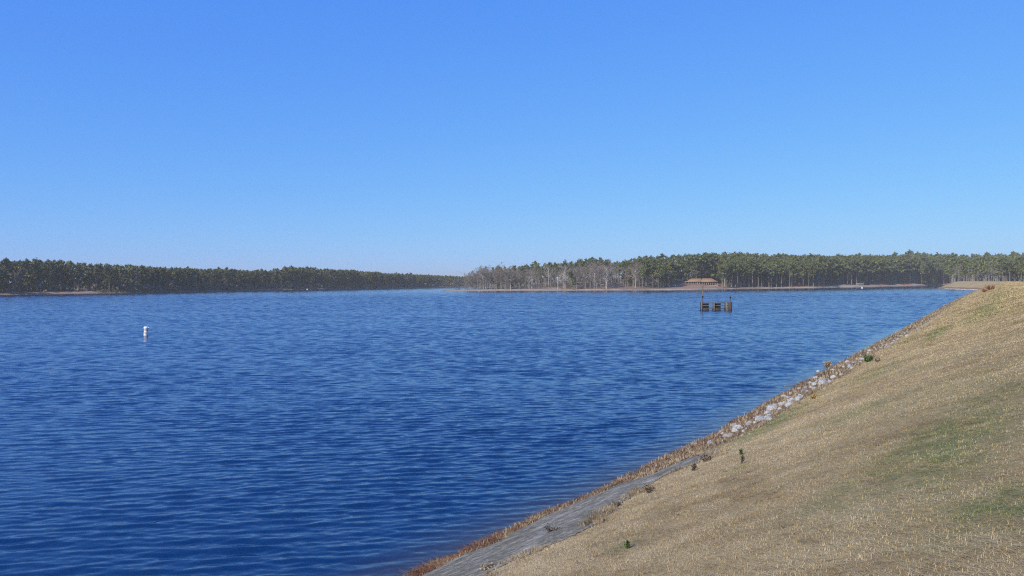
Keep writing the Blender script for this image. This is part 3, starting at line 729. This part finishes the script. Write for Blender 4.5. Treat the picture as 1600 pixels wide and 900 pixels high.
# ------------------------------------------------------------------ box / cylinder helper
class MB:
    def __init__(s): s.p = []
    def box(s, c, size, rz=0, bev=0):
        x, y, z = [q / 2 for q in size]
        v = np.array([(i, j, k) for k in (-z, z) for i, j in ((-x, -y), (x, -y), (x, y), (-x, y))])
        f = np.array([(0, 3, 2, 1), (4, 5, 6, 7), (0, 1, 5, 4), (1, 2, 6, 5), (2, 3, 7, 6), (3, 0, 4, 7)])
        cc, n = math.cos(rz), math.sin(rz); v = v @ np.array([[cc, -n, 0], [n, cc, 0], [0, 0, 1]]).T + np.array(c)
        s.p.append((v, f)); return s
    def bar(s, a, b, r0, r1=None, n=8, segs=1, cap=True):
        v, f, _ = limb(a, b, r0, r0 if r1 is None else r1, n, segs); s.p.append((v, f))
        if cap and n in (3, 4) is False: pass
        if cap:
            k = len(v); s.p.append((np.vstack([v[:n], v[:n].mean(0)]), np.array([(i, (i + 1) % n, n) for i in range(n)])))
            s.p.append((np.vstack([v[k - n:], v[k - n:].mean(0)]), np.array([((i + 1) % n, i, n) for i in range(n)])))
        return s
    def lathe(s, prof, n=20, c=(0, 0, 0)):
        th = np.arange(n) * 2 * np.pi / n; v = np.concatenate([np.stack([np.cos(th) * r, np.sin(th) * r, np.full(n, z)], 1) for r, z in prof]) + np.array(c)
        f = np.array([(i * n + j, i * n + (j + 1) % n, (i + 1) * n + (j + 1) % n, (i + 1) * n + j) for i in range(len(prof) - 1) for j in range(n)])
        s.p.append((v, f)); return s
    def poly(s, v, f): s.p.append((np.array(v, float), np.array(f))); return s
    def build(s, name, m, parent=None, smooth=False):
        v, f = join(s.p); return obj(name, mesh(name, v, f, [M[m]], smooth=smooth), parent)

# ------------------------------------------------------------------ white marker buoy
bx, by = at_z(228, 524.6)
o = empty('marker_buoy', (float(bx), float(by), -.04), 0, (1.15, 1.15, 1.0)); o.rotation_euler = (R(3), R(4), 0)
tag(o, 'white cylindrical marker buoy with faded orange marks floating nearest in the lake', 'buoy')
MB().lathe([(.0, -.5), (.20, -.5), (.225, -.1), (.225, .12), (.215, .5), (.19, .78), (.175, .82)], 24).build('body', 'white', o, True)
MB().lathe([(.228, -.06), (.233, -.05), (.233, .09), (.228, .10)], 24).build('orange_band', 'orange', o, True)
MB().lathe([(.206, .70), (.212, .705), (.206, .76), (.203, .765)], 24).build('orange_band', 'orange', o, True)
MB().lathe([(.0, .80), (.17, .80), (.235, .90), (.255, 1.0), (.25, 1.09), (.20, 1.16), (.0, 1.18)], 24).build('cap', 'white', o, True)
MB().box((.27, 0, 1.06), (.16, .12, .10)).build('lamp', 'white', o)
dm = MB()   # thin diamond outline on the front
for a in range(4):
    p = [(0, .14), (.11, 0), (0, -.14), (-.11, 0)]; (x0, z0), (x1, z1) = p[a], p[(a + 1) % 4]
    yy = lambda x: -math.sqrt(.226 ** 2 - x * x) - .006
    dm.bar((x0, yy(x0), .42 + z0), (x1, yy(x1), .42 + z1), .014, n=5)
dm.build('diamond_mark', 'orange', o)
for px, py, lab, Y_, s_ in [(480, 453.6, 'tiny white buoy off the left shore', 610, 1.0), (1252, 450.2, 'tiny white buoy near the clay bank right of the pavilion', 632, 1.1), (1347, 450.8, 'tiny white buoy off the sandy right shore', 600, 1.25)]:
    o = empty('channel_buoy', ((px - 800) / F * Y_, Y_, 0), 0, s_)
    tag(o, lab, 'buoy')
    MB().lathe([(0, -.4), (.40, -.35), (.48, 0), (.44, .25), (.26, .5), (.2, .95), (.26, 1.0), (.24, 1.1), (0, 1.15)], 16).build('float', 'white', o, True)

# ------------------------------------------------------------------ timber intake crib standing in the lake
kx, ky = at_z(1120, 485); kx, ky = float(kx), float(ky)
k_ = 174.0 / 1250 * (ky / 174.0)    # metres per photo pixel there
crib = empty('intake_crib', (kx, ky, 0), R(-8))
tag(crib, 'weathered timber crib with dark slatted bays and two steel posts standing in the lake', 'crib')
X0 = -3.35; WT = 6.7; D = 2.2; TOPZ = 1.72
def cx_(p): return (p - 1120) * k_
for xx, wd, mt in ((1097.0, .24, 'timber'), (1116, .24, 'timber'), (1134.8, .34, 'timber')):
    MB().box((cx_(xx), -.02, .35), (wd, .3, 2.8)).build('post', mt, crib)
    MB().box((cx_(xx), D, .35), (wd, .3, 2.74)).build('post', 'oldtimber', crib)
for z in (1.58, 1.02, .46):
    MB().box((cx_(1120), .18, z), (WT - .25, .10, .13)).build('rail', 'timber' if z > .5 else 'oldtimber', crib)
    MB().box((cx_(1120), D - .2, z), (WT - .25, .10, .13)).build('rail', 'oldtimber', crib)
for a, b_ in ((1098.2, 1108.2), (1117, 1126.2)):
    m = MB(); n = 6
    for i in range(n): m.box((cx_(a + (b_ - a) * (i + .5) / n), .32, .30), ((b_ - a) * k_ / n - .012, .06, 2.72))
    m.build('slatted_panel', 'blacktimber', crib)  # black slats carry the shade of the recessed bays in their colour
    m = MB()
    for i in range(5): m.box((cx_((a + b_) / 2), .06, -.15 + i * .12), ((b_ - a) * k_ - .05, .05, .10))
    m.build('lower_boards', 'deadwood', crib)
m = MB(); n = 5
for i in range(n): m.box((cx_(1137.2 + 5.2 * (i + .5) / n), .12, .36), (5.2 * k_ / n - .012, .12, 2.7 - .04 * (i % 2)))
m.build('board_panel', 'oldtimber', crib)
m = MB()
for i in range(4): m.box((cx_(1143.0), .32 + i * .5, .36), (.12, .47, 2.72))
m.build('side_boards', 'blacktimber', crib)  # side turned from the sun, its shade painted as black boards
m = MB()
for i in range(4): m.box((cx_(1097.0), .42 + i * .5, .36), (.12, .47, 2.66))
m.build('side_boards', 'blacktimber', crib)
for xx, h1, h2 in ((1098.6, 2.9, 5.3), (1141.0, 2.75, 0)):
    m = MB().bar((cx_(xx), .35, -.2), (cx_(xx), .35, h1), .09, .07); p = m.build('steel_post', 'steel', crib)
    MB().bar((cx_(xx), .35, h1 - .12), (cx_(xx), .35, h1 + .22), .17, .15, 10).build('collar', 'blacktimber', p)
    if h2:
        p2 = MB().bar((cx_(xx), .35, h1 + .22), (cx_(xx), .35, h2), .13, .12, 10).build('staff', 'timber', crib)
        MB().box((cx_(xx), .35, h2 + .04), (.75, .2, .09)).build('crosspiece', 'timber', p2)
    else:
        MB().bar((cx_(xx), .35, h1 + .2), (cx_(xx), .35, h1 + .9), .03, .02, 6).build('rod', 'steel', p)

# ------------------------------------------------------------------ pavilion
PY = 590.0; g0 = EYE - (445.6 - 437.6) * PY / F; sc_ = PY / F
pav = empty('lakeside_pavilion', ((1094 - 800) / F * PY, PY, g0), R(-10))
tag(pav, 'long low open pavilion with tan hipped roofs among the pines', 'pavilion')
def px_(p): return (p - 1094) * sc_
MB().box((0, 4, -.9), (px_(1121) - px_(1067), 11, 1.9)).build('foundation', 'beige', pav)
def hip(x0, x1, y0, y1, z0, z1, ins, nm, th=.35, ins2=None):
    ins2 = ins if ins2 is None else ins2
    r = (y1 - y0) / 2; v = [(x0, y0, z0), (x1, y0, z0), (x1, y1, z0), (x0, y1, z0), (x0 + ins, y0 + r, z1), (x1 - ins2, y0 + r, z1),
                             (x0, y0, z0 - th), (x1, y0, z0 - th), (x1, y1, z0 - th), (x0, y1, z0 - th)]
    q = [(0, 1, 5, 4), (2, 3, 4, 5), (9, 8, 7, 6), (0, 6, 7, 1), (1, 7, 8, 2), (2, 8, 9, 3), (3, 9, 6, 0)]
    return MB().poly(v, q).poly(v, [(1, 2, 5), (3, 0, 4)]).build(nm, 'roof', pav)
EV = 2.7
hip(px_(1072.5), px_(1097.5), -2.2, 9, EV, 5.0, 4.2, 'roof', .35, 1.0)
hip(px_(1095.5), px_(1121), -2.6, 9.5, EV - .06, 5.1, 1.0, 'roof', .35, 4.6)
hip(px_(1066.5), px_(1076), -1, 7, EV - .2, 3.6, 2.0, 'roof')
MB().box((0, 5.4, 1.35), (px_(1119) - px_(1074), 5.2, 2.45)).build('wall', 'dark', pav)  # dark block, paints the shade between the columns of the open pavilion
MB().box((px_(1091), 2.6, 1.2), (1.6, .3, 2.2)).build('door', 'beige', pav)
MB().box((px_(1106), 2.62, 1.35), (1.1, .3, 1.5)).build('window', 'white', pav)
for p in (1067.6, 1071.5, 1076, 1080.2, 1084.2, 1087.5, 1090, 1093.2, 1097, 1100, 1103.2, 1106.5, 1110, 1113.2, 1116.5, 1119.8):
    MB().box((px_(p), -1.3 if p > 1072 else -.4, 1.25), (.42, .42, 2.5)).build('column', 'beige', pav)
tag(MB().box((0, 0, 0), (24, .35, .8)).build('retaining_wall', 'beige'), 'long low tan retaining wall on the lawn in front of the pavilion', 'wall').location = ((1092 - 800) / F * 572, 572, EYE - (447.6 - 437.6) * 572 / F)

# small things on the far shore
def far_thing(o, px, py, Y_, rz=0):
    o.location = ((px - 800) / F * Y_, Y_, EYE - (py - hz(px)) * Y_ / F); o.rotation_euler[2] = rz; return o
def post_sign(nm, lab, px, py, Y_, w_=1.3, h_=.9, pole=1.2, m='white'):
    o = empty(nm); tag(o, lab, 'sign'); far_thing(o, px, py, Y_)
    MB().box((0, 0, pole + h_ / 2), (w_, .08, h_)).build('board', m, o)
    for s_ in (-1, 1): MB().bar((s_ * w_ * .35, .08, -.5), (s_ * w_ * .35, .08, pole + h_ * .9), .06, n=6).build('post', 'timber', o)
post_sign('notice_board', 'small white board on posts left of the pavilion', 1050, 446.5, 560, 1.6, .8, .6)
post_sign('notice_board', 'small white board high on the slope right of the pavilion', 1143.5, 432.5, 680, 2.2, 1.1, 1)
post_sign('notice_board', 'small white board standing by the low rail above the sandy shore', 1345.5, 442.3, 720, 1.1, 1.1, .6)
o = MB().box((0, 0, .9), (.55, .5, 2.3)).box((0, 0, 2.1), (.75, .7, .2)).build('stone_pillar', 'white'); tag(o, 'short white pillar at the water left of the pavilion', 'pillar'); far_thing(o, 1055.4, 449, 550)
# picnic tables
def picnic(lab, px, py, Y_, rz):
    o = empty('picnic_table'); tag(o, lab, 'table', None); far_thing(o, px, py, Y_, rz)
    MB().box((0, 0, .76), (2.0, .8, .07)).build('tabletop', 'timber', o)
    for s_ in (-1, 1):
        MB().box((0, s_ * .75, .45), (2.0, .28, .06)).build('seat', 'timber', o)
        MB().bar((s_ * .7, -.75, 0), (s_ * .7, .3, .75), .05, n=6).bar((s_ * .7, .75, 0), (s_ * .7, -.3, .75), .05, n=6).build('leg', 'timber', o)
for lab, *a in (('pale picnic table on the lawn below the pavilion left end', 1062, 447.5, 565, .3), ('pale picnic table between the bare trees left of the pavilion', 1008, 447.3, 565, -.2), ('pale picnic table by the small beach on the point', 846, 448.8, 548, .1)): picnic(lab, *a)
# low rail on the sandy bank at the right
o = empty('guard_rail'); tag(o, 'long low grey rail above the sandy far shore on the right', 'rail'); far_thing(o, 1328, 441.2, 720, R(-12))
MB().box((0, 0, 1.0), (26, .08, .28)).build('beam', 'timber', o)
for i in range(8): MB().box((-12.4 + i * 3.55, .12, .2), (.18, .16, 1.6)).build('post', 'greybark', o)
# fallen and drifting timber along the right shore
for i, (px, py, L_, r_, rz, lab) in enumerate([(946, 445.8, 13, .22, R(-24), 'long white fallen trunk leaning across the point'), (1146, 450.4, 5, .35, .1, 'dark stump log at the water right of the crib'), (1158, 446.6, 4.5, .3, .05, 'dark log on the bank right of the pavilion'),
    (1176, 447.4, 5.5, .45, .3, 'thick dark root mass on the bank right of the pavilion'), (1206, 445.2, 6, .3, .05, 'dark fallen log below the pines on the reddish bank'), (1222, 446.2, 5, .25, -.1, 'thin dark fallen log on the clay bank'),
    (1233, 445.5, 6, .3, .12, 'dark fallen log at the foot of the straight pines'), (1344, 443.8, 7, .4, .04, 'dark log lying on the sandy bank under the white board'), (1286, 446.8, 4, .35, .0, 'dark driftwood at the left end of the sandy bank'), (715, 452.6, 3, .5, .1, 'dark low stump near the tip of the point'), (962, 449.5, 7, .2, .02, 'pale fallen trunk beside the water on the point')]):
    Y_ = {946: 556, 715: 533, 962: 548}.get(px, 600 if px < 1200 else (640 if px < 1300 else 705))
    m = MB().bar((-L_ / 2, 0, 0), (L_ / 2, .1, 0), r_, r_ * .55, 7)
    for s_ in (-.2, .15, .32): m.bar((L_ * s_, 0, 0), (L_ * s_ + .5, .4 * (-1) ** i, r_ * 3.2), r_ * .3, r_ * .12, 5)
    o = m.build('fallen_log', 'palebark' if 'white' in lab or 'pale' in lab else 'deadwood'); tag(o, lab, 'log'); far_thing(o, px, py, Y_)
    if px == 946: o.rotation_euler = (0, R(13), 0)
    else: o.rotation_euler = (0, 0, rz)

# ------------------------------------------------------------------ rocks along the dam
def rock_mesh(seed, m='rock'):
    g = np.random.default_rng(seed); bm = bmesh.new(); bmesh.ops.create_icosphere(bm, subdivisions=3, radius=1)
    pl = [(n / np.linalg.norm(n), g.uniform(.55, .85)) for n in g.normal(size=(9, 3))]
    for v in bm.verts:
        p = np.array(v.co)
        for n, d_ in pl:
            k = p @ n
            if k > d_: p = p - n * (k - d_) * .92
        p *= 1 + .05 * math.sin(p[0] * 9 + seed) * math.cos(p[1] * 8) + g.normal(0, .012)
        v.co = p * np.array([1, .8, .62])
    me = bpy.data.meshes.new('rock'); bm.to_mesh(me); bm.free(); me.materials.append(M[m]); return me
RM = [rock_mesh(i) for i in range(6)] + [rock_mesh(20 + i, 'darkrock') for i in range(2)]
rr = np.random.default_rng(4)
def rock(px, py, wpx, lab, grp=None, var=None, flat=1.0, nm='rock'):
    x, y, z, s_, t_ = dam_at(px, py); r_ = wpx / 2 * y / F * .95
    o = obj(nm, RM[int(rr.integers(0, 6)) if var is None else var]); tag(o, lab, 'rock', grp)
    o.location = (x, y, max(z, -.02) + r_ * .05 * flat); o.scale = (r_, r_, r_ * rr.uniform(1.0, 1.3) * flat); o.rotation_euler = (rr.uniform(-.15, .15), rr.uniform(-.15, .15), rr.uniform(0, 6.28))
    return o
for px, py, wp, lab in [(1206, 640, 24, 'largest pale boulder, first in the rock line from the concrete strip'), (1233, 634, 16, 'grey boulder just beyond the largest pale boulder'), (1249, 625, 17, 'long white boulder beside the ochre shrub'), (1225, 621, 11, 'flat pale rock at the water behind the grey boulder'),
    (1286, 600, 20, 'big white boulder in the middle of the bright rock cluster'), (1275, 591, 11, 'white rock at the water edge above the big white boulder'), (1298, 597, 10, 'pinkish rock touching the big white boulder on its land side'), (1278, 583, 7, 'small white rock topmost beside the water in the bright cluster'), (1267, 606, 9, 'pale round rock left below the big white boulder'), (1266, 599, 8, 'pale angular rock by the water next to the bright cluster'),
    (1283, 607, 5, 'small white rock under the big white boulder'), (1289, 607, 4, 'tiny white rock right under the big white boulder'), (1249, 608, 8, 'pale rock half hidden in dry weeds by the floating plank'), (1243, 612, 6, 'small pale rock next to the floating plank'), (1301, 579, 9, 'flat pale rock beyond the bright cluster'), (1313, 573, 7, 'pale rock near the ochre tuft at the water'),
    (1325, 567, 12, 'wide pale rock left of the dark shrub'), (1344, 561, 8, 'pale rock touching the dark shrub'), (1357, 552, 8, 'bright white rock right behind the dark shrub'), (1374, 543, 6, 'bright white rock standing by the water past the dark shrub'), (1385, 540, 4, 'thin white rock upright near the water'), (1397, 534, 7, 'white rock at the water near the far bright patch'),
    (1408, 526, 7, 'white rock in the far bright patch by the water'), (1418, 526, 10, 'wide white rock in the far bright patch'), (1408, 540, 3.5, 'lone small white stone on the dry grass'), (1187, 655, 9, 'small pale rock in weeds left of the largest boulder'), (1187, 664, 8, 'white rock above the green patch by the concrete end'), (1190, 661, 5, 'small white rock beside the green patch'),
    (1087, 695, 8, 'white rock alone at the water beside the concrete strip'), (1378, 556, 5, 'small rock in the dark weeds right of the dark shrub'), (1160, 681, 6, 'flat pale rock at the end of the concrete strip'), (1485, 496, 4, 'lone white stone in the far grass by the water')]:
    rock(px, py, wp, lab)
# smaller stones of the same line
pl_ = np.array([(1100, 684), (1160, 663), (1200, 640), (1240, 618), (1290, 590), (1340, 560), (1380, 541), (1420, 520), (1460, 496), (1490, 478)])
for i in range(210):
    k = rr.uniform(0, 1) ** .85; px = np.interp(k, np.linspace(0, 1, len(pl_)), pl_[:, 0]); py = np.interp(k, np.linspace(0, 1, len(pl_)), pl_[:, 1])
    px += rr.normal(2, 5); py += rr.normal(4, 5) * np.interp(px, [1100, 1500], [1.2, .5])
    x, y, z, s_, t_ = dam_at(px, py)
    if not (.2 < t_ < 4.2): continue
    wp = rr.uniform(.12, .50) ** 1.2 * 1.1 * F / y; vv = int(rr.integers(0, 8))
    a = 'before the largest boulder' if px < 1200 else ('around the big white boulder' if px < 1310 else ('around the dark shrub' if px < 1400 else 'at the rock line far end'))
    rock(px, py, wp, ('low' if wp * y / F < .2 else ('small' if wp * y / F < .3 else 'chunky')) + (' white' if vv < 6 else ' grey') + (' waterside stone ' if t_ < 1.2 else (' weedy stone ' if t_ < 2.6 else ' lawn-side stone ')) + a, 'small stones ' + a, var=vv)
# pale riprap edge round the tip of the dam
for i in range(70):
    px = 1476 + 52 * (i + rr.uniform(0, 1)) / 70; py = np.interp(px, [1476, 1526], [451.4, 453.0]) + rr.uniform(-.5, .3)
    x, y = at_z(px, py, .15); rad = rr.uniform(.3, .65)
    o = obj('rock', RM[int(rr.integers(0, 6))]); tag(o, ('pale', 'broad', 'rough', 'flat', 'angular', 'squat')[i % 6] + ' riprap stone ' + ('at the outermost tip of the dam' if i < 24 else ('on the middle of the far dam edge' if i < 47 else 'where the far dam edge meets the slope')), 'rock', 'riprap stones round the dam tip')
    o.location = (float(x), float(y), .12); o.scale = (rad * 1.3, rad, rad); o.rotation_euler = (0, 0, rr.uniform(0, 6))

# plank and stake by the water
x, y = [float(q) for q in at_z(1237, 603)]
o = MB().box((0, 0, 0), (1.05, .16, .05)).build('floating_plank', 'timber'); tag(o, 'pale plank floating close to the rocks', 'plank'); o.location = (x, y, .04); o.rotation_euler = (R(3), R(-2), R(6))
x, y = [float(q) for q in at_z(1154, 656)]
o = MB().bar((0, 0, -.3), (-.02, 0, .2), .02, .018, 6).build('stake', 'palebark'); tag(o, 'thin pale stake sticking out at the water edge', 'stake'); o.location = (x, y, 0)

# ------------------------------------------------------------------ plants one can tell apart on the dam
def leafy(nm, px, py, wpx, hpx, m, lab, n=260, stalks=8, leaf=.12, cat='shrub'):
    x, y, z, s_, t_ = dam_at(px, py); g = np.random.default_rng(int(px * 7 + py)); wd = wpx / 2 * y / F; ht = hpx * y / F
    o = empty(nm, (x, y, z - .01)); tag(o, lab, cat)
    ps = []; en = []
    for i in range(stalks):
        a = g.uniform(0, 6.28); r_ = wd * math.sqrt(g.uniform(0, 1)); e = np.array([math.cos(a) * r_, math.sin(a) * r_, ht * g.uniform(.6, 1)])
        v, f, _ = limb((e[0] * .3, e[1] * .3, 0), e, ht * .014 + .002, ht * .006 + .001, 4, 2, .05, g); ps.append((v, f)); en.append((np.array([e[0] * .3, e[1] * .3, 0]), e))
    v, f = join(ps); obj('stems', mesh('stems', v, f, [M['darkweed']]), o)
    en = np.array(en); pk = g.integers(0, stalks, n); k = g.uniform(.15, 1.05, (n, 1)); c = en[pk, 0] * (1 - k) + en[pk, 1] * k + g.normal(size=(n, 3)) * wd * .18
    c[:, 2] = np.abs(c[:, 2])
    v, f = cards(c, np.full(n, leaf * ht), g); obj('leaves', mesh('leaves', v, f, [M[m]], attrs=dict(rnd=np.repeat(g.uniform(0, 1, n), 3))), o)
    return o
for a in [('shrub', 1357, 566, 14, 12, 'greenleaf', 'dark green shrub on the dam side of the rocks', 420, 10, .16), ('shrub', 1271, 624, 12, 8, 'orangebush', 'ochre yellow shrub beside the long white boulder', 320, 9, .2),
          ('shrub', 1294, 574, 11, 8, 'orangebush', 'rusty ochre tuft at the water beyond the bright rocks', 280, 9, .2), ('shrub', 1547, 454, 12, 8, 'rustbush', 'reddish bush at the far end of the shoreline weeds', 420, 12, .2), ('shrub', 1539, 457, 10, 6, 'rustbush', 'low rusty bush left of the far reddish bush', 300, 10, .2),
          ('shrub', 1162, 637, 12, 6, 'greenleaf', 'low green plant at the water before the largest boulder', 200, 8, .2),
          ('weed', 980, 858, 9, 14, 'greenleaf', 'small green weed alone in the dry grass near the bottom', 140, 9, .22, 'weed'), ('weed', 1159, 725, 8, 17, 'darkweed', 'dark dead weed stalk in the grass beyond the concrete', 90, 5, .13, 'weed'), ('weed', 1158, 711, 7, 12, 'greenleaf', 'faded green weed just behind the dark dead stalk', 90, 5, .2, 'weed'),
          ('weed', 1103, 722, 20, 12, 'darkweed', 'dark dead weed at the top edge of the concrete, farthest of its row', 120, 9, .2, 'weed'), ('weed', 1083, 737, 14, 12, 'darkweed', 'tall brown weed clump at the concrete edge, second farthest', 110, 8, .2, 'weed'), ('weed', 1014, 771, 20, 12, 'darkweed', 'reddish dark weed in the middle of the concrete edge', 130, 9, .2, 'weed'),
          ('weed', 963, 793, 18, 10, 'darkweed', 'dark dead weed overhanging the concrete halfway down', 130, 9, .22, 'weed'), ('weed', 947, 802, 14, 7, 'darkweed', 'low dark weed next to the overhanging one', 90, 8, .25, 'weed'), ('weed', 868, 832, 32, 9, 'darkweed', 'wide blackish weed sprawling on the concrete near the bottom', 260, 14, .2, 'weed'),
          ('weed', 762, 892, 26, 12, 'weed', 'brown tangled weed at the bottom edge by the concrete', 260, 12, .2, 'weed'), ('weed', 1242, 836, 9, 8, 'rustbush', 'small rust coloured dead leaf clump in the grass', 40, 4, .3, 'weed'), ('weed', 1370, 566, 12, 6, 'darkweed', 'dark dead weeds spreading from the dark green shrub', 200, 9, .2, 'weed')]:
    leafy(*a)

# ------------------------------------------------------------------ grass, weeds and straw on the slope
def blades(name, n_try, smin, smax, tfun, dens, hf, wf, m, lab, cat, seed, lean=.6, slope_attr=False):
    g = np.random.default_rng(seed)
    # sample density proportional to 1/(distance^p)
    k = g.uniform(0, 1, n_try); a, b = smin, smax
    s_ = CS + a * (b / a) ** k if a > 0 else g.uniform(CS + a, CS + b, n_try)
    t0, t1 = tfun(s_); t = t0 + (t1 - t0) * g.uniform(0, 1, n_try)
    x, y = st2xy(s_, t); z = dam_z(s_, t)
    px = 800 + F * x / np.maximum(y, .5); py = hz(px) + F * (EYE - z) / np.maximum(y, .5)
    ok = (y > 2) & (px > 500) & (px < 1750) & (py < 1010) & (z > -.05)
    if dens is not None: ok &= g.uniform(0, 1, n_try) < dens(s_, t, x, y)
    s_, t, x, y, z = s_[ok], t[ok], x[ok], y[ok], z[ok]; n = len(x)
    dist = np.hypot(x, y); h = hf(dist, g, n); wd = wf(dist, g, n)
    az = g.uniform(0, 2 * np.pi, n); ln = np.abs(g.normal(0, lean, n)); dx = np.cos(az) * h * ln; dy = np.sin(az) * h * ln
    zz = h / np.sqrt(1 + ln ** 2)
    sa = az + np.pi / 2 + g.normal(0, .5, n); ex = np.cos(sa) * wd / 2; ey = np.sin(sa) * wd / 2
    b0 = np.stack([x, y, z - .01], 1); side = np.stack([ex, ey, 0 * ex], 1)
    tip = b0 + np.stack([dx, dy, zz], 1) / np.sqrt(1 + ln ** 2)[:, None] ** .0
    midp = b0 + np.stack([dx * .35, dy * .35, zz * .6], 1)
    v = np.stack([b0 - side, b0 + side, midp + side * .7, midp - side * .7, tip], 1).reshape(-1, 3)
    i = np.arange(n)[:, None] * 5
    f4 = i + np.array([[0, 1, 2, 3]]); f3 = i + np.array([[3, 2, 4]])
    r_ = np.clip(g.normal(.55, .17, n) + (fbm(x * 2, y * 2, 3) - .5) * 1.0 + (fbm(x * .35 + 7, y * .35, 3) - .5) * .7 - .35 * (vn(x * 5, y * 5) > .86), 0, 1)
    at = dict(rnd=np.repeat(r_, 5))
    if slope_attr: at['green'] = np.repeat(green(s_, t), 5)
    me = mesh(name, v, [f4, f3], [M[m]], attrs=at)
    print(name, n)
    return tag(obj(name, me), lab, cat, kind='stuff')
G0, G1 = 1.0, 110
blades('grass', 1000000, 2.2, 90, lambda s: (strip_edges(np.minimum(s, S_CONC))[1] * (s < S_CONC) + edge_w(s) * (s >= S_CONC), 15 + 0 * s),
       lambda s, t, x, y: .45 + .75 * (fbm(x * 1.3, y * 1.3, 3) > .47),
       lambda d, g, n: g.uniform(.018, .045, n) * (1 + d * .014), lambda d, g, n: .0028 + d * .00042, 'blade', 'short dead tan lawn grass covering the dam slope', 'grass', 11, 3.2, True)
blades('grass', 220000, 60, 470, lambda s: (edge_w(s), 19 + 0 * s), None, lambda d, g, n: g.uniform(.05, .12, n) * (1 + d * .004), lambda d, g, n: .006 + d * .0007, 'blade', 'dead tan grass on the far stretch of the dam', 'grass', 15, 3.0, True)
blades('dry_weeds', 60000, 3, 420, lambda s: (edge_w(s) * 0 + .05, edge_w(s) + .1),
       lambda s, t, x, y: np.interp(s, [S_CONC - 14, S_CONC - 4, S_CONC + 3], [.02, .22, 1]) * (.25 + (fbm(x * .5 + 9, y * .5, 3) > .47)) * np.interp(s, [S_CONC, S_CONC + 6, CS + 95, CS + 130], [1, .4, .4, 1]),
       lambda d, g, n: g.uniform(.12, .42, n) * np.interp(d, [0, 26, 40, 300], [.22, .4, .62, 1.2]), lambda d, g, n: .006 + d * .0007, 'weed', 'dry brown and tan weeds between the rocks at the waterline', 'weeds', 12, 1.1)
blades('straw_litter', 60000, 3, 70, lambda s: (s * 0 - .1, np.minimum(edge_w(s), 1.5) + .05),
       lambda s, t, x, y: .3 + .7 * (fbm(x * 1.5 + 3, y * 1.5, 2) > .45),
       lambda d, g, n: g.uniform(.03, .10, n), lambda d, g, n: .006 + d * .0004, 'straw', 'red brown pine straw washed up along the waterline', 'straw', 13, 3.0)
blades('edge_grass', 30000, 3, 60, lambda s: (strip_edges(np.minimum(s, S_CONC))[1] * (s < S_CONC) + edge_w(s) * (s >= S_CONC) - .25, strip_edges(np.minimum(s, S_CONC))[1] * (s < S_CONC) + edge_w(s) * (s >= S_CONC) + .35),
       lambda s, t, x, y: (fbm(x * 1.1 + 33, y * 1.1, 3) > .5) * 1.0,
       lambda d, g, n: g.uniform(.06, .15, n), lambda d, g, n: .005 + d * .0006, 'weed', 'ragged brown grass fringe along the edge of the lawn', 'grass', 14, .8)

# ------------------------------------------------------------------ thin winter haze
hm = bpy.data.materials.new('haze'); hm.use_nodes = True; ht_ = hm.node_tree
for n_ in list(ht_.nodes):
    if n_.type == 'BSDF_PRINCIPLED': ht_.nodes.remove(n_)
pv = ht_.nodes.new('ShaderNodeVolumePrincipled'); pv.inputs['Color'].default_value = (1.0, .93, .80, 1); pv.inputs['Density'].default_value = .00020
pv.inputs['Anisotropy'].default_value = 0.0
ht_.links.new(pv.outputs[0], ht_.nodes['Material Output'].inputs['Volume'])
hb = MB().box((0, 4500, 16), (20000, 17000, 64)).build('haze', 'white'); hb.data.materials.clear(); hb.data.materials.append(hm)
tag(hb, 'thin pale air over the lake', kind='stuff')

# labels that several look-alikes share get their place among themselves, counted from the left of the photograph
from collections import defaultdict
same = defaultdict(list)
for o in bpy.data.objects:
    if o.parent is None and o.get('label') and o.get('category') in ('tree', 'rock'): same[o['label']].append(o)
ORD = ['', 'second', 'third', 'fourth', 'fifth', 'sixth', 'seventh', 'eighth', 'ninth', 'tenth', 'eleventh', 'twelfth', 'thirteenth', 'fourteenth', 'fifteenth', 'sixteenth', 'seventeenth']
CNT = ['', 'one', 'two', 'three', 'four', 'five', 'six', 'seven', 'eight', 'nine', 'ten', 'eleven', 'twelve', 'thirteen', 'fourteen', 'fifteen', 'sixteen', 'seventeen']
for lab, os_ in same.items():
    n = len(os_)
    if n < 2 or n > 17: continue
    os_.sort(key=lambda o: o.location.x / max(o.location.y, .1))
    for i, o in enumerate(os_):
        if n == 2: w_ = ('left one of two', 'right one of two')[i]
        elif i == 0: w_ = 'leftmost of ' + CNT[n]
        elif i == n - 1: w_ = 'rightmost of ' + CNT[n]
        else: w_ = ORD[i] + ' from left of ' + CNT[n]
        o['label'] = lab + ', ' + w_
